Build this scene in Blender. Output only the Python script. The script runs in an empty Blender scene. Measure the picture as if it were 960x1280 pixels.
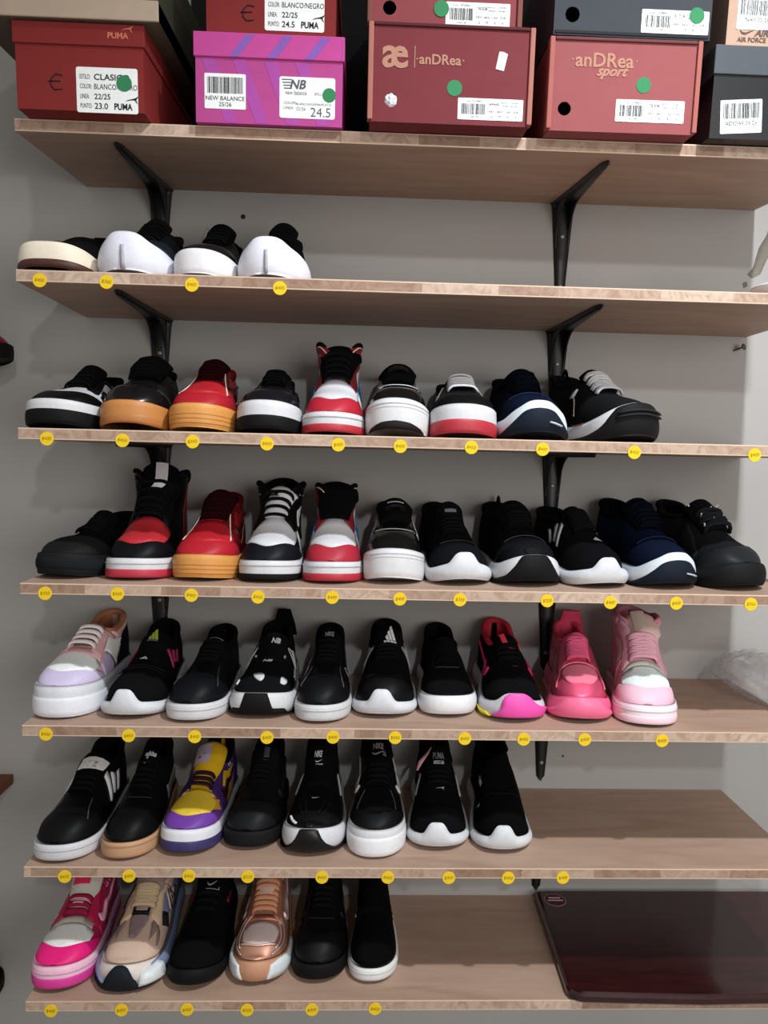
import bpy, bmesh, math, random
import numpy as np
from mathutils import Vector
from mathutils.geometry import delaunay_2d_cdt
random.seed(7)
rng = np.random.default_rng(5)
SC = bpy.context.scene
COL = SC.collection
R = math.radians

# ------------------------------------------------------------------ materials
def lin(c):
    f = lambda v: (v/255/12.92) if v <= 10.3 else ((v/255+.055)/1.055)**2.4
    return (f(c[0]), f(c[1]), f(c[2]), 1)

_M = {}
def mat(c, kind='leather'):
    """plain coloured material of a kind of surface; colour in 0-255 sRGB"""
    key = (tuple(c), kind)
    if key in _M: return _M[key]
    m = bpy.data.materials.new(kind)
    m.use_nodes = True
    nt = m.node_tree; N = nt.nodes; b = N['Principled BSDF']
    P = dict(leather=(.46, 350, .12, .25), patent=(.24, 60, .05, .45), knit=(.97, 900, .5, .05), suede=(.95, 500, .3, .1),
             rubber=(.5, 160, .05, .4), paper=(.75, 200, .03, .25), card=(.7, 40, .06, .18), metal=(.5, 200, .08, .5), metallic=(.42, 350, .12, .5),
             gloss=(.34, 60, .02, .35), ink=(.7, 50, .0, .2), lace=(.95, 1200, .4, .04), steel=(.45, 90, .05, .45))[kind]
    tc = N.new('ShaderNodeTexCoord'); nz = N.new('ShaderNodeTexNoise')
    nz.inputs['Scale'].default_value = P[1]; nz.inputs['Detail'].default_value = 3
    nt.links.new(tc.outputs['Object'], nz.inputs['Vector'])
    mx = N.new('ShaderNodeMix'); mx.data_type = 'RGBA'
    if c[0] > 140 and c[1] < 60 and c[2] < 75: c = (c[0]*.86, c[1]+8, c[2]+6)
    col = lin(c)
    if max(c) < 60 and kind not in ('steel', 'ink'): col = tuple(v*.62 for v in col)
    mx.inputs['A'].default_value = tuple(v*.9 for v in col[:3]) + (1,)
    mx.inputs['B'].default_value = tuple(min(1, v*1.08) for v in col[:3]) + (1,)
    nt.links.new(nz.outputs['Fac'], mx.inputs['Factor'])
    nt.links.new(mx.outputs['Result'], b.inputs['Base Color'])
    bp = N.new('ShaderNodeBump'); bp.inputs['Strength'].default_value = P[2]; bp.inputs['Distance'].default_value = .0008
    nt.links.new(nz.outputs['Fac'], bp.inputs['Height']); nt.links.new(bp.outputs['Normal'], b.inputs['Normal'])
    b.inputs['Roughness'].default_value = P[0]
    b.inputs['Specular IOR Level'].default_value = P[3]*(.45 if max(c) < 60 and kind in ('leather', 'rubber') else 1)
    if max(c) < 60 and kind == 'rubber': b.inputs['Roughness'].default_value = .7
    if kind in ('metal', 'metallic'): b.inputs['Metallic'].default_value = .55
    if kind == 'patent': b.inputs['Coat Weight'].default_value = .4
    _M[key] = m
    return m

def node_mat(name):
    m = bpy.data.materials.new(name); m.use_nodes = True
    return m, m.node_tree, m.node_tree.nodes, m.node_tree.nodes['Principled BSDF']

def ramp(N, stops):
    r = N.new('ShaderNodeValToRGB'); e = r.color_ramp.elements
    while len(e) < len(stops): e.new(.5)
    for k, (p, c) in enumerate(stops): e[k].position = p; e[k].color = lin(c)
    return r

def wall_mat():
    m, nt, N, b = node_mat('painted_plaster')
    tc = N.new('ShaderNodeTexCoord'); n1 = N.new('ShaderNodeTexNoise'); n1.inputs['Scale'].default_value = 2.2; n1.inputs['Detail'].default_value = 4
    r = ramp(N, [(.3, (158, 156, 153)), (.7, (167, 165, 163))])
    n2 = N.new('ShaderNodeTexNoise'); n2.inputs['Scale'].default_value = 120
    bp = N.new('ShaderNodeBump'); bp.inputs['Strength'].default_value = .12; bp.inputs['Distance'].default_value = .002
    for n in (n1, n2): nt.links.new(tc.outputs['Object'], n.inputs['Vector'])
    nt.links.new(n1.outputs['Fac'], r.inputs['Fac']); nt.links.new(r.outputs['Color'], b.inputs['Base Color'])
    nt.links.new(n2.outputs['Fac'], bp.inputs['Height']); nt.links.new(bp.outputs['Normal'], b.inputs['Normal'])
    b.inputs['Roughness'].default_value = .7
    return m

def ply_face_mat():
    m, nt, N, b = node_mat('plywood_face')
    tc = N.new('ShaderNodeTexCoord'); mp = N.new('ShaderNodeMapping'); mp.inputs['Scale'].default_value = (1.5, 9, 9)
    n1 = N.new('ShaderNodeTexNoise'); n1.inputs['Scale'].default_value = 3; n1.inputs['Detail'].default_value = 6; n1.inputs['Distortion'].default_value = 1.2
    r = ramp(N, [(.25, (163, 132, 113)), (.5, (173, 144, 125)), (.75, (183, 155, 137))])
    n2 = N.new('ShaderNodeTexNoise'); n2.inputs['Scale'].default_value = 260
    mx = N.new('ShaderNodeMix'); mx.data_type = 'RGBA'; mx.blend_type = 'MULTIPLY'; mx.inputs['Factor'].default_value = .18
    nt.links.new(tc.outputs['Object'], mp.inputs['Vector']); nt.links.new(mp.outputs['Vector'], n1.inputs['Vector'])
    nt.links.new(tc.outputs['Object'], n2.inputs['Vector'])
    nt.links.new(n1.outputs['Fac'], r.inputs['Fac']); nt.links.new(r.outputs['Color'], mx.inputs['A']); nt.links.new(n2.outputs['Color'], mx.inputs['B'])
    nt.links.new(mx.outputs['Result'], b.inputs['Base Color']); b.inputs['Roughness'].default_value = .6
    return m

def ply_edge_mat():
    """block core edge: short end-grain blocks of different tint between two pale veneers"""
    m, nt, N, b = node_mat('blockboard_edge')
    tc = N.new('ShaderNodeTexCoord'); oi = N.new('ShaderNodeObjectInfo')
    add = N.new('ShaderNodeVectorMath'); add.operation = 'ADD'
    sc = N.new('ShaderNodeMath'); sc.operation = 'MULTIPLY'; sc.inputs[1].default_value = 13
    cx = N.new('ShaderNodeCombineXYZ')
    nt.links.new(oi.outputs['Random'], sc.inputs[0]); nt.links.new(sc.outputs[0], cx.inputs['X'])
    nt.links.new(tc.outputs['Object'], add.inputs[0]); nt.links.new(cx.outputs[0], add.inputs[1])
    vo = N.new('ShaderNodeTexVoronoi'); vo.voronoi_dimensions = '1D'; vo.inputs['Scale'].default_value = 9
    sx = N.new('ShaderNodeSeparateXYZ'); nt.links.new(add.outputs[0], sx.inputs[0]); nt.links.new(sx.outputs['X'], vo.inputs['W'])
    s2 = N.new('ShaderNodeSeparateColor'); nt.links.new(vo.outputs['Color'], s2.inputs[0])
    r = ramp(N, [(0, (146, 117, 98)), (.3, (174, 149, 131)), (.7, (184, 160, 142)), (1, (200, 179, 162))])
    nt.links.new(s2.outputs[0], r.inputs['Fac'])
    n1 = N.new('ShaderNodeTexNoise'); n1.inputs['Scale'].default_value = 30; n1.inputs['Detail'].default_value = 6; n1.inputs['Distortion'].default_value = 3
    nt.links.new(add.outputs[0], n1.inputs['Vector'])
    r2 = ramp(N, [(.3, (206, 186, 172)), (.6, (255, 255, 255))])
    nt.links.new(n1.outputs['Fac'], r2.inputs['Fac'])
    mx = N.new('ShaderNodeMix'); mx.data_type = 'RGBA'; mx.blend_type = 'MULTIPLY'; mx.inputs['Factor'].default_value = .7
    nt.links.new(r.outputs['Color'], mx.inputs['A']); nt.links.new(r2.outputs['Color'], mx.inputs['B'])
    sz = N.new('ShaderNodeSeparateXYZ'); nt.links.new(tc.outputs['Object'], sz.inputs[0])
    ab = N.new('ShaderNodeMath'); ab.operation = 'ADD'; ab.inputs[1].default_value = .0085
    a2 = N.new('ShaderNodeMath'); a2.operation = 'ABSOLUTE'
    gt = N.new('ShaderNodeMath'); gt.operation = 'GREATER_THAN'; gt.inputs[1].default_value = .0066
    nt.links.new(sz.outputs['Z'], ab.inputs[0]); nt.links.new(ab.outputs[0], a2.inputs[0]); nt.links.new(a2.outputs[0], gt.inputs[0])
    m2 = N.new('ShaderNodeMix'); m2.data_type = 'RGBA'; m2.inputs['B'].default_value = lin((206, 182, 158))
    nt.links.new(gt.outputs[0], m2.inputs['Factor']); nt.links.new(mx.outputs['Result'], m2.inputs['A'])
    nt.links.new(m2.outputs['Result'], b.inputs['Base Color']); b.inputs['Roughness'].default_value = .7
    return m

def mahogany_mat():
    m, nt, N, b = node_mat('varnished_mahogany')
    tc = N.new('ShaderNodeTexCoord'); mp = N.new('ShaderNodeMapping'); mp.inputs['Scale'].default_value = (2, 14, 14)
    n1 = N.new('ShaderNodeTexNoise'); n1.inputs['Scale'].default_value = 4; n1.inputs['Detail'].default_value = 5; n1.inputs['Distortion'].default_value = 1
    r = ramp(N, [(.3, (34, 11, 13)), (.7, (54, 19, 21))])
    nt.links.new(tc.outputs['Object'], mp.inputs['Vector']); nt.links.new(mp.outputs['Vector'], n1.inputs['Vector'])
    nt.links.new(n1.outputs['Fac'], r.inputs['Fac']); nt.links.new(r.outputs['Color'], b.inputs['Base Color'])
    b.inputs['Roughness'].default_value = .14; b.inputs['Coat Weight'].default_value = .3; b.inputs['Coat Roughness'].default_value = .08
    return m

def plastic_bag_mat():
    m, nt, N, b = node_mat('clear_plastic_film')
    out = N['Material Output']; tr = N.new('ShaderNodeBsdfTransparent'); mix = N.new('ShaderNodeMixShader')
    mix.inputs['Fac'].default_value = .3
    tc = N.new('ShaderNodeTexCoord'); n1 = N.new('ShaderNodeTexNoise'); n1.inputs['Scale'].default_value = 28; n1.inputs['Detail'].default_value = 5; n1.inputs['Distortion'].default_value = 1.5
    bp = N.new('ShaderNodeBump'); bp.inputs['Strength'].default_value = .8; bp.inputs['Distance'].default_value = .01
    nt.links.new(tc.outputs['Object'], n1.inputs['Vector']); nt.links.new(n1.outputs['Fac'], bp.inputs['Height']); nt.links.new(bp.outputs['Normal'], b.inputs['Normal'])
    b.inputs['Base Color'].default_value = lin((190, 184, 184)); b.inputs['Roughness'].default_value = .18
    nt.links.new(tr.outputs[0], mix.inputs[1]); nt.links.new(b.outputs[0], mix.inputs[2]); nt.links.new(mix.outputs[0], out.inputs['Surface'])
    return m

# ------------------------------------------------------------------ objects
def mk(name, v, f, m, parent=None, smooth=True, mats=None, idx=None):
    me = bpy.data.meshes.new(name)
    me.from_pydata([tuple(map(float, p)) for p in v], [], [tuple(int(i) for i in q) for q in f])
    for x in (mats or [m]): me.materials.append(x)
    if idx is not None: me.polygons.foreach_set('material_index', idx)
    if smooth: me.polygons.foreach_set('use_smooth', [True]*len(me.polygons))
    me.update()
    o = bpy.data.objects.new(name, me); COL.objects.link(o)
    if parent is not None: o.parent = parent
    return o

def tag(o, label=None, cat=None, group=None, kind=None):
    if label: o['label'] = label
    if cat: o['category'] = cat
    if group: o['group'] = group
    if kind: o['kind'] = kind
    return o

def empty(name, loc, rot=(0, 0, 0)):
    o = bpy.data.objects.new(name, None); o.empty_display_size = .05; COL.objects.link(o)
    o.location = loc; o.rotation_euler = rot
    return o

class MB:
    """collects plain shapes into one mesh"""
    def __init__(s): s.v = []; s.f = []
    def add(s, v, f):
        b = len(s.v); s.v += [tuple(p) for p in v]; s.f += [tuple(b+i for i in q) for q in f]; return s
    def box(s, x0, x1, y0, y1, z0, z1, bev=0):
        bm = bmesh.new()
        bmesh.ops.create_cube(bm, size=1)
        for q in bm.verts: q.co = Vector(((x0+x1)/2+q.co.x*(x1-x0), (y0+y1)/2+q.co.y*(y1-y0), (z0+z1)/2+q.co.z*(z1-z0)))
        if bev: bmesh.ops.bevel(bm, geom=bm.edges[:], offset=bev, segments=2, affect='EDGES', profile=.5)
        bm.verts.index_update()
        s.add([q.co[:] for q in bm.verts], [[q.index for q in f.verts] for f in bm.faces]); bm.free(); return s
    def tube(s, pts, r, n=8, nrm=None, flat=1, caps=True):
        pts = [np.array(p, float) for p in pts]; b = len(s.v); m = len(pts)
        rr = r if hasattr(r, '__len__') else [r]*m
        for i, p in enumerate(pts):
            t = pts[min(i+1, m-1)]-pts[max(i-1, 0)]; t /= np.linalg.norm(t)+1e-12
            up = np.array(nrm[i] if nrm is not None else ((0, 0, 1) if abs(t[2]) < .9 else (1, 0, 0)), float)
            bi = np.cross(t, up); bi /= np.linalg.norm(bi)+1e-12; up = np.cross(bi, t)
            for k in range(n):
                a = 2*math.pi*k/n
                s.v.append(tuple(p + bi*math.cos(a)*rr[i] + up*math.sin(a)*rr[i]*flat))
        for i in range(m-1):
            for k in range(n):
                a, c = b+i*n+k, b+i*n+(k+1) % n
                s.f.append((a, c, c+n, a+n))
        if caps: s.f.append(tuple(b+k for k in range(n))[::-1]); s.f.append(tuple(b+(m-1)*n+k for k in range(n)))
        return s
    def build(s, name, m, parent=None, smooth=True): return mk(name, s.v, s.f, m, parent, smooth)

def pchip(x, pts):
    xs = np.array([p[0] for p in pts], float); ys = np.array([p[1] for p in pts], float)
    x = np.clip(np.asarray(x, float), xs[0], xs[-1])
    if len(xs) == 1: return np.full_like(x, ys[0])
    h = np.diff(xs); d = np.diff(ys)/h; m = np.zeros(len(xs))
    m[0], m[-1] = d[0], d[-1]
    for i in range(1, len(xs)-1):
        m[i] = 0 if d[i-1]*d[i] <= 0 else 2*d[i-1]*d[i]/(d[i-1]+d[i])
    i = np.clip(np.searchsorted(xs, x, side='right')-1, 0, len(h)-1)
    t = (x-xs[i])/h[i]; a = 2*t**3-3*t**2+1; b = t**3-2*t**2+t; c = -2*t**3+3*t**2; e = t**3-t**2
    return a*ys[i]+b*h[i]*m[i]+c*ys[i+1]+e*h[i]*m[i+1]

def smooth01(x): x = np.clip(x, 0, 1); return x*x*(3-2*x)

def inpoly(px, py, poly):
    ins = np.zeros(len(px), bool); n = len(poly)
    for i in range(n):
        x0, y0 = poly[i]; x1, y1 = poly[(i+1) % n]
        c = ((y0 > py) != (y1 > py)) & (px < (x1-x0)*(py-y0)/((y1-y0) if y1 != y0 else 1e-12)+x0)
        ins ^= c
    return ins

def fill(poly, step):
    """triangulate a 2D polygon with inner points; returns verts, tris, boundary edges"""
    d = []
    for i in range(len(poly)):
        a = np.array(poly[i], float); b = np.array(poly[(i+1) % len(poly)], float)
        k = max(1, int(math.ceil(np.linalg.norm(b-a)/step)))
        for j in range(k): d.append(a+(b-a)*j/k)
    d = np.array(d); n = len(d)
    lo, hi = d.min(0), d.max(0)
    gx, gy = np.meshgrid(np.arange(lo[0]+step/2, hi[0], step), np.arange(lo[1]+step/2, hi[1], step))
    g = np.stack([gx.ravel(), gy.ravel()], 1)
    if len(g):
        g = g[inpoly(g[:, 0], g[:, 1], d)]
        if len(g):
            dd = np.min(np.linalg.norm(g[:, None]-d[None], axis=2), 1); g = g[dd > step*.45]
    V = [Vector(p) for p in np.vstack([d, g])] if len(g) else [Vector(p) for p in d]
    r = delaunay_2d_cdt(V, [(i, (i+1) % n) for i in range(n)], [], 1, 1e-7)
    vs = np.array([tuple(p) for p in r[0]]); fs = [list(f) for f in r[2]]
    ok = []
    for f in fs:
        c = vs[f].mean(0)
        if inpoly(np.array([c[0]]), np.array([c[1]]), d)[0]: ok.append(f)
    cnt = {}
    for f in ok:
        for i in range(len(f)):
            e = (f[i], f[(i+1) % len(f)]); cnt[tuple(sorted(e))] = cnt.get(tuple(sorted(e)), []) + [e]
    return vs, ok, [e[0] for e in cnt.values() if len(e) == 1]

def catmull(pts, k=4, closed=True):
    out = []; n = len(pts)
    for i in range(n if closed else n-1):
        g = lambda j: np.array(pts[j % n] if closed else pts[min(max(j, 0), n-1)], float)
        p0, p1, p2, p3 = g(i-1), g(i), g(i+1), g(i+2)
        for j in range(k):
            t = j/k
            out.append(tuple(.5*((2*p1)+(-p0+p2)*t+(2*p0-5*p1+4*p2-p3)*t*t+(-p0+3*p1-3*p2+p3)*t**3)))
    if not closed: out.append(tuple(pts[-1]))
    return out

_T = {}
def text2d(s, size=1.0, shear=0, bold=0, space=1.0):
    """text as flat triangles, centred on the origin, cap height about .7*size"""
    k = (s, shear, bold, space)
    if k not in _T:
        c = bpy.data.curves.new('writing', 'FONT'); c.body = s; c.size = 1; c.shear = shear; c.offset = bold; c.space_character = space
        c.resolution_u = 3; c.align_x = 'CENTER'; c.align_y = 'CENTER'
        o = bpy.data.objects.new('writing', c); COL.objects.link(o)
        bpy.context.view_layer.update()
        me = bpy.data.meshes.new_from_object(o.evaluated_get(bpy.context.evaluated_depsgraph_get()))
        v = np.array([q.co[:2] for q in me.vertices]) if len(me.vertices) else np.zeros((0, 2)); f = [tuple(p.vertices) for p in me.polygons]
        if len(v): v = v-(v.min(0)+v.max(0))/2
        bpy.data.objects.remove(o); bpy.data.curves.remove(c); bpy.data.meshes.remove(me)
        _T[k] = (v, f)
    v, f = _T[k]
    return v*size, f

# ------------------------------------------------------------------ the sneaker
BK = (15, 15, 17); WH = (200, 201, 205); GUM = (190, 128, 66); RED = (196, 24, 36); NAVY = (17, 24, 44); GRY = (120, 120, 124)
BASE = dict(
    court=dict(toe_n=2.3, th=[(0, .025), (1, .029)], spring=.005, wn=2.3, bulge=.001,
               H=[(0, .049), (.1, .056), (.2, .061), (.32, .068), (.45, .084), (.54, .098), (.66, .087), (.8, .086), (.92, .1), (1, .104)], uc=.52, vom=.42, ttop=(.60, .118)),
    runner=dict(toe_n=2.15, th=[(0, .026), (.2, .022), (.45, .028), (.75, .036), (1, .04)], spring=.012, wn=2.2, bulge=.003,
                H=[(0, .044), (.1, .054), (.2, .06), (.32, .068), (.45, .084), (.54, .098), (.66, .09), (.8, .09), (.92, .106), (1, .112)], uc=.52, vom=.4, ttop=(.60, .114)),
    high=dict(toe_n=2.3, th=[(0, .03), (1, .032)], spring=.005, wn=2.3, bulge=.001,
              H=[(0, .048), (.1, .056), (.2, .062), (.3, .07), (.4, .094), (.5, .125), (.58, .142), (.72, .138), (.86, .132), (1, .142)], uc=.5, vom=.36, ttop=(.62, .15)),
)

class Sneaker:
    def __init__(s, kind, **o):
        d = dict(W=.1, L=.25, side=1, bump=0, bsig=.16, inset=.004, heel=.76, vo0=0)
        d.update(BASE[kind]); d.update(o); d['W'] *= .975
        hs = d.get('hs', 1)
        d['H'] = [(u, z*(1+(hs-1)*min(1, max(0, (u-.2)/.25)))) for u, z in d['H']]; d['ttop'] = (d['ttop'][0], d['ttop'][1]*hs)
        s.__dict__.update(d); s.kind = kind
    def close(s, u, n, n2=2.3, ut=.24, uh=.17):
        a = np.clip(u/ut, 0, 1); b = np.clip((1-u)/uh, 0, 1)
        return (1-(1-a)**n)**(1/n)*(1-(1-b)**n2)**(1/n2)
    def hw(s, u):
        return s.W/2*pchip(u, [(0, .98), (.22, 1), (.45, .92), (.6, .8), (.75, s.heel), (.9, s.heel), (1, s.heel-.02)])*s.close(u, s.toe_n)
    def cx(s, u): return s.side*(-.007*np.clip((.4-u)/.4, 0, 1)**2+.003*np.exp(-((u-.6)/.18)**2))
    def zb(s, u): return s.spring*np.clip((.26-u)/.26, 0, 1)**1.8+.004*np.clip((u-.86)/.14, 0, 1)**2
    def zt(s, u): return s.zb(u)+pchip(u, s.th)
    def bumpz(s, sg): return s.bump*np.exp(-(np.abs(sg)/s.bsig)**4)
    # --- side of the sole, sg in -1..1 round the toe
    def ring(s, n=96):
        sg = np.linspace(-1, 1, n+1)[:-1]; sg = np.sign(sg)*np.abs(sg)**1.25
        u = (1-np.cos(np.pi*np.abs(sg)))/2
        x = s.cx(u)+np.sign(sg)*s.hw(u); y = u*s.L
        p = np.stack([x, y], 1); t = np.roll(p, -1, 0)-np.roll(p, 1, 0)
        nn = np.stack([t[:, 1], -t[:, 0]], 1); nn /= np.linalg.norm(nn, axis=1)[:, None]+1e-9
        c = np.stack([s.cx(u), np.full_like(u, s.L*.5)], 1)
        if ((p-c)*nn).sum() < 0: nn = -nn
        return sg, u, p, nn
    def layer(s, f0, f1, off=0, bulge=None, rows=6, bump=True, edge=.0022):
        sg, u, p, nn = s.ring(); n = len(sg)
        zb, zt = s.zb(u), s.zt(u)+(s.bumpz(sg) if bump else 0)
        g = lambda f: pchip(np.abs(sg), f) if hasattr(f, '__len__') else f
        a0, a1 = g(f0), g(f1); z0 = zb+a0*(zt-zb); z1 = np.maximum(zb+a1*(zt-zb), z0+1e-4)
        bl = s.bulge if bulge is None else bulge
        V = []
        ts = np.linspace(0, 1, rows)
        prof = [(0, -edge)]+[(.06+.88*t, bl*math.sin(math.pi*t)**.8) for t in ts]+[(1, -edge)]
        for t, o in prof:
            q = p+nn*(o+off); V.append(np.column_stack([q, z0+t*(z1-z0)]))
        m = len(prof); F = []
        for r in range(m-1):
            for i in range(n):
                j = (i+1) % n; F.append((r*n+i, r*n+j, (r+1)*n+j, (r+1)*n+i))
        h = n//2
        for r, fl in ((0, True), (m-1, False)):
            for k in range(0, h):
                a, b = (k) % n, (k+1) % n; c, e = (n-k-1) % n, (n-k) % n
                q = [r*n+a, r*n+b, r*n+c, r*n+e]; q = list(dict.fromkeys(q))
                if len(q) >= 3: F.append(tuple(q if fl else q[::-1]))
        return np.vstack(V), F
    def soleP(s, sg, f, off):
        sg = np.asarray(sg, float); u = (1-np.cos(np.pi*np.abs(sg)))/2; e = .01
        def xy(q):
            w = (1-np.cos(np.pi*np.abs(q)))/2; return np.stack([s.cx(w)+np.sign(q)*s.hw(w), w*s.L], 1)
        p = xy(sg); t = xy(np.clip(sg+e, -1, 1))-xy(np.clip(sg-e, -1, 1)); nn = np.stack([t[:, 1], -t[:, 0]], 1); nn /= np.linalg.norm(nn, axis=1)[:, None]+1e-9
        q = p+nn*(off+s.bulge*np.sin(np.pi*np.clip(f, 0, 1))[:, None]**.8)
        zb, zt = s.zb(u), s.zt(u)+s.bumpz(sg)
        return np.column_stack([q, zb+f*(zt-zb)])
    # --- the upper, u toe to heel, v -1..1 left sole edge over the top to right sole edge
    def parts(s, u):
        w = np.maximum(s.hw(u)-s.inset, 0)
        y = .007+u*(s.L-.012)
        zb = s.zt(u)-.004
        hc = np.maximum(pchip(u, s.H)-zb, .012)*(1-(1-np.clip(u/.17, 0, 1))**2.1)**(1/2.1)
        n = pchip(u, [(0, 2.5), (.25, s.wn), (.5, 2.2), (.75, 2.9), (1, 3)])
        vo = s.vo0+(s.vom-s.vo0)*smooth01((u-s.uc)/.14)
        return w, y, zb, hc, n, vo
    def P(s, u, v):
        u = np.asarray(u, float); v = np.asarray(v, float)
        w, y, zb, hc, n, vo = s.parts(u)
        vv = vo+(1-vo)*np.abs(v); th = vv*math.pi/2
        h = hc/np.cos(vo*math.pi/2)**(2/n)
        x = s.cx(u)+w*np.sign(v+1e-12)*np.abs(np.sin(th))**(2/n)
        z = zb+h*np.abs(np.cos(th))**(2/n)
        lean = s.__dict__.get('flare', 0)*np.sign(v+1e-12)*np.clip((z-.09)/.05, 0, 2)**1.5*smooth01((u-.4)/.15)*np.clip((1-u)/.2, 0, 1)
        return np.stack([x+lean, y, z], -1)
    def PN(s, u, v):
        u = np.clip(u, .0015, .999); e = 2e-3
        a = np.arccos(1-2*u); A = lambda q: (1-np.cos(np.clip(q, .06, 3.1)))/2
        sg = np.where(v < 0, -1., 1.)
        v0, v1 = np.clip(np.abs(v)-e*4, 1e-4, 1), np.clip(np.abs(v)+e*4, 1e-4, 1)
        du = s.P(A(a+e*4), v)-s.P(A(a-e*4), v); dv = s.P(u, sg*v1)-s.P(u, sg*v0)
        # across the closed top the two sides share the tangent
        p = s.P(u, v); N = np.cross(du, dv); ln = np.linalg.norm(N, axis=-1, keepdims=True); N = N/(ln+1e-12)
        w, y, zb, hc, n, vo = s.parts(u)
        c = np.stack([s.cx(u), y, zb], -1)
        c[..., 1] = np.maximum(c[..., 1], .03)
        f = np.sign(((p-c)*N).sum(-1, keepdims=True)); f[f == 0] = 1
        return p, N*f

def ab(u): return math.acos(1-2*min(max(u, 0), 1))/math.pi

class Build:
    """builds one sneaker as a thing with parts"""
    def __init__(s, G, root): s.G = G; s.root = root
    def put(s, name, v, f, m, parent=None, smooth=True):
        v = np.array(v, float).copy(); v[:, 1] -= s.G.L/2
        return mk(name, v, f, m, parent or s.root, smooth)
    def sole(s, name, f0, f1, m, off=0, bulge=None, bump=True, edge=.0022, rows=6):
        v, f = s.G.layer(f0, f1, off, bulge, rows, bump, edge); return s.put(name, v, f, m)
    def grid(s, name, u0, u1, v0, m, off=0, nu=60, nv=15, hole=True):
        G = s.G; a = np.linspace(math.acos(1-2*u0), math.acos(1-2*u1), nu); u = (1-np.cos(a))/2
        V = []; F = []; n2 = 2*nv
        vl = np.concatenate([np.linspace(-1, -1e-4, nv), np.linspace(1e-4, 1, nv)])*v0
        U, VV = np.meshgrid(u, vl, indexing='ij')
        p, N = G.PN(U.ravel(), VV.ravel()); p = G.P(U.ravel(), VV.ravel())
        V = p+N*off
        vo = G.parts(u)[5]
        for i in range(nu-1):
            for k in range(n2-1):
                if k == nv-1 and max(vo[i], vo[i+1]) > 1e-3 and hole: continue
                F.append((i*n2+k, (i+1)*n2+k, (i+1)*n2+k+1, i*n2+k+1))
        bm = bmesh.new(); bv = [bm.verts.new(q) for q in V]
        for f in F: bm.faces.new([bv[i] for i in f])
        bmesh.ops.remove_doubles(bm, verts=bm.verts[:], dist=1e-4); bm.verts.index_update()
        v = [q.co[:] for q in bm.verts]; f = [[q.index for q in t.verts] for t in bm.faces]; bm.free()
        return s.put(name, v, f, m)
    def patch(s, name, poly, m, off=.0014, step=.0065, parent=None, smoothpoly=False):
        if smoothpoly: poly = catmull(poly, 5)
        dom = [(ab(max(u, .004))*.26, v*.09) for u, v in poly]
        vs, fs, be = fill(dom, step)
        a = vs[:, 0]/.26; u = (1-np.cos(np.pi*a))/2; v = vs[:, 1]/.09
        p, N = s.G.PN(u, np.where(np.abs(v) < 1e-3, 1e-3, v))
        n = len(p); top = p+N*off; bot = p-N*.0012
        F = [tuple(f) for f in fs]
        # outward winding
        if F:
            f = F[0]; t = np.cross(top[f[1]]-top[f[0]], top[f[2]]-top[f[0]])
            if (t*N[f[0]]).sum() < 0: F = [f[::-1] for f in F]; be = [(b, a_) for a_, b in be]
        F += [(b, a_, a_+n, b+n) for a_, b in be]
        return s.put(name, np.vstack([top, bot]), F, m, parent)
    def both(s, name, poly, m, sides='lr', **k):
        for q in sides: s.patch(name, [(u, v if q == 'r' else -v) for u, v in poly], m, **k)
    def line(s, name, pts, m, w=.0016, off=.0022, sides='c'):
        for q in sides:
            pl = catmull([(ab(u)*.26, (v if q != 'l' else -v)*.09) for u, v in pts], 6, False)
            pl = np.array(pl); a = pl[:, 0]/.26; u = (1-np.cos(np.pi*a))/2
            p, N = s.G.PN(u, pl[:, 1]/.09); b = MB(); b.tube(p+N*off, w/2, 6, N, .8); s.put(name, b.v, b.f, m)
    def dots(s, name, uv, r, m, off=.0022):
        b = MB()
        for u, v in uv:
            p, N = s.G.PN(np.array([u]), np.array([v])); p, N = p[0], N[0]
            t = np.cross(N, (0, 0, 1.)); t /= np.linalg.norm(t)+1e-9; q = np.cross(N, t)
            b.add([p+N*off+r*(t*math.cos(k*math.pi/4)+q*math.sin(k*math.pi/4)) for k in range(8)]+[p-N*.001+r*1.1*(t*math.cos(k*math.pi/4)+q*math.sin(k*math.pi/4)) for k in range(8)],
                  [tuple(range(8))]+[(k, k+8, (k+1) % 8+8, (k+1) % 8) for k in range(8)])
        return s.put(name, b.v, b.f, m, smooth=False)
    def solepatch(s, name, poly, m, off=.0016, step=.006):
        dom = [(a*.2, f*.03) for a, f in poly]; vs, fs, be = fill(dom, step)
        sg, f = vs[:, 0]/.2, vs[:, 1]/.03
        top = s.G.soleP(sg, f, off); bot = s.G.soleP(sg, f, -.001); n = len(top)
        F = [tuple(q) for q in fs]
        c = np.array([0, s.G.L*.4, .02])
        if F:
            q = F[0]; t = np.cross(top[q[1]]-top[q[0]], top[q[2]]-top[q[0]])
            if (t*(top[q[0]]-c)).sum() < 0: F = [q[::-1] for q in F]; be = [(b, a) for a, b in be]
        F += [(b, a, a+n, b+n) for a, b in be]
        return s.put(name, np.vstack([top, bot]), F, m)
    # --- tongue
    def tongue_path(s, u0, top, off=.002):
        G = s.G; us = np.linspace(u0, G.uc, 5); pts = [G.P(np.array([u]), np.array([1e-3]))[0] for u in us]
        pts = [np.array([p[0], p[1], p[2]+off]) for p in pts]
        e = np.array([G.cx(np.array([top[0]]))[0], .007+top[0]*(G.L-.012), top[1]])
        pts.append(e)
        return np.array(catmull(pts, 5, False))
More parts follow.
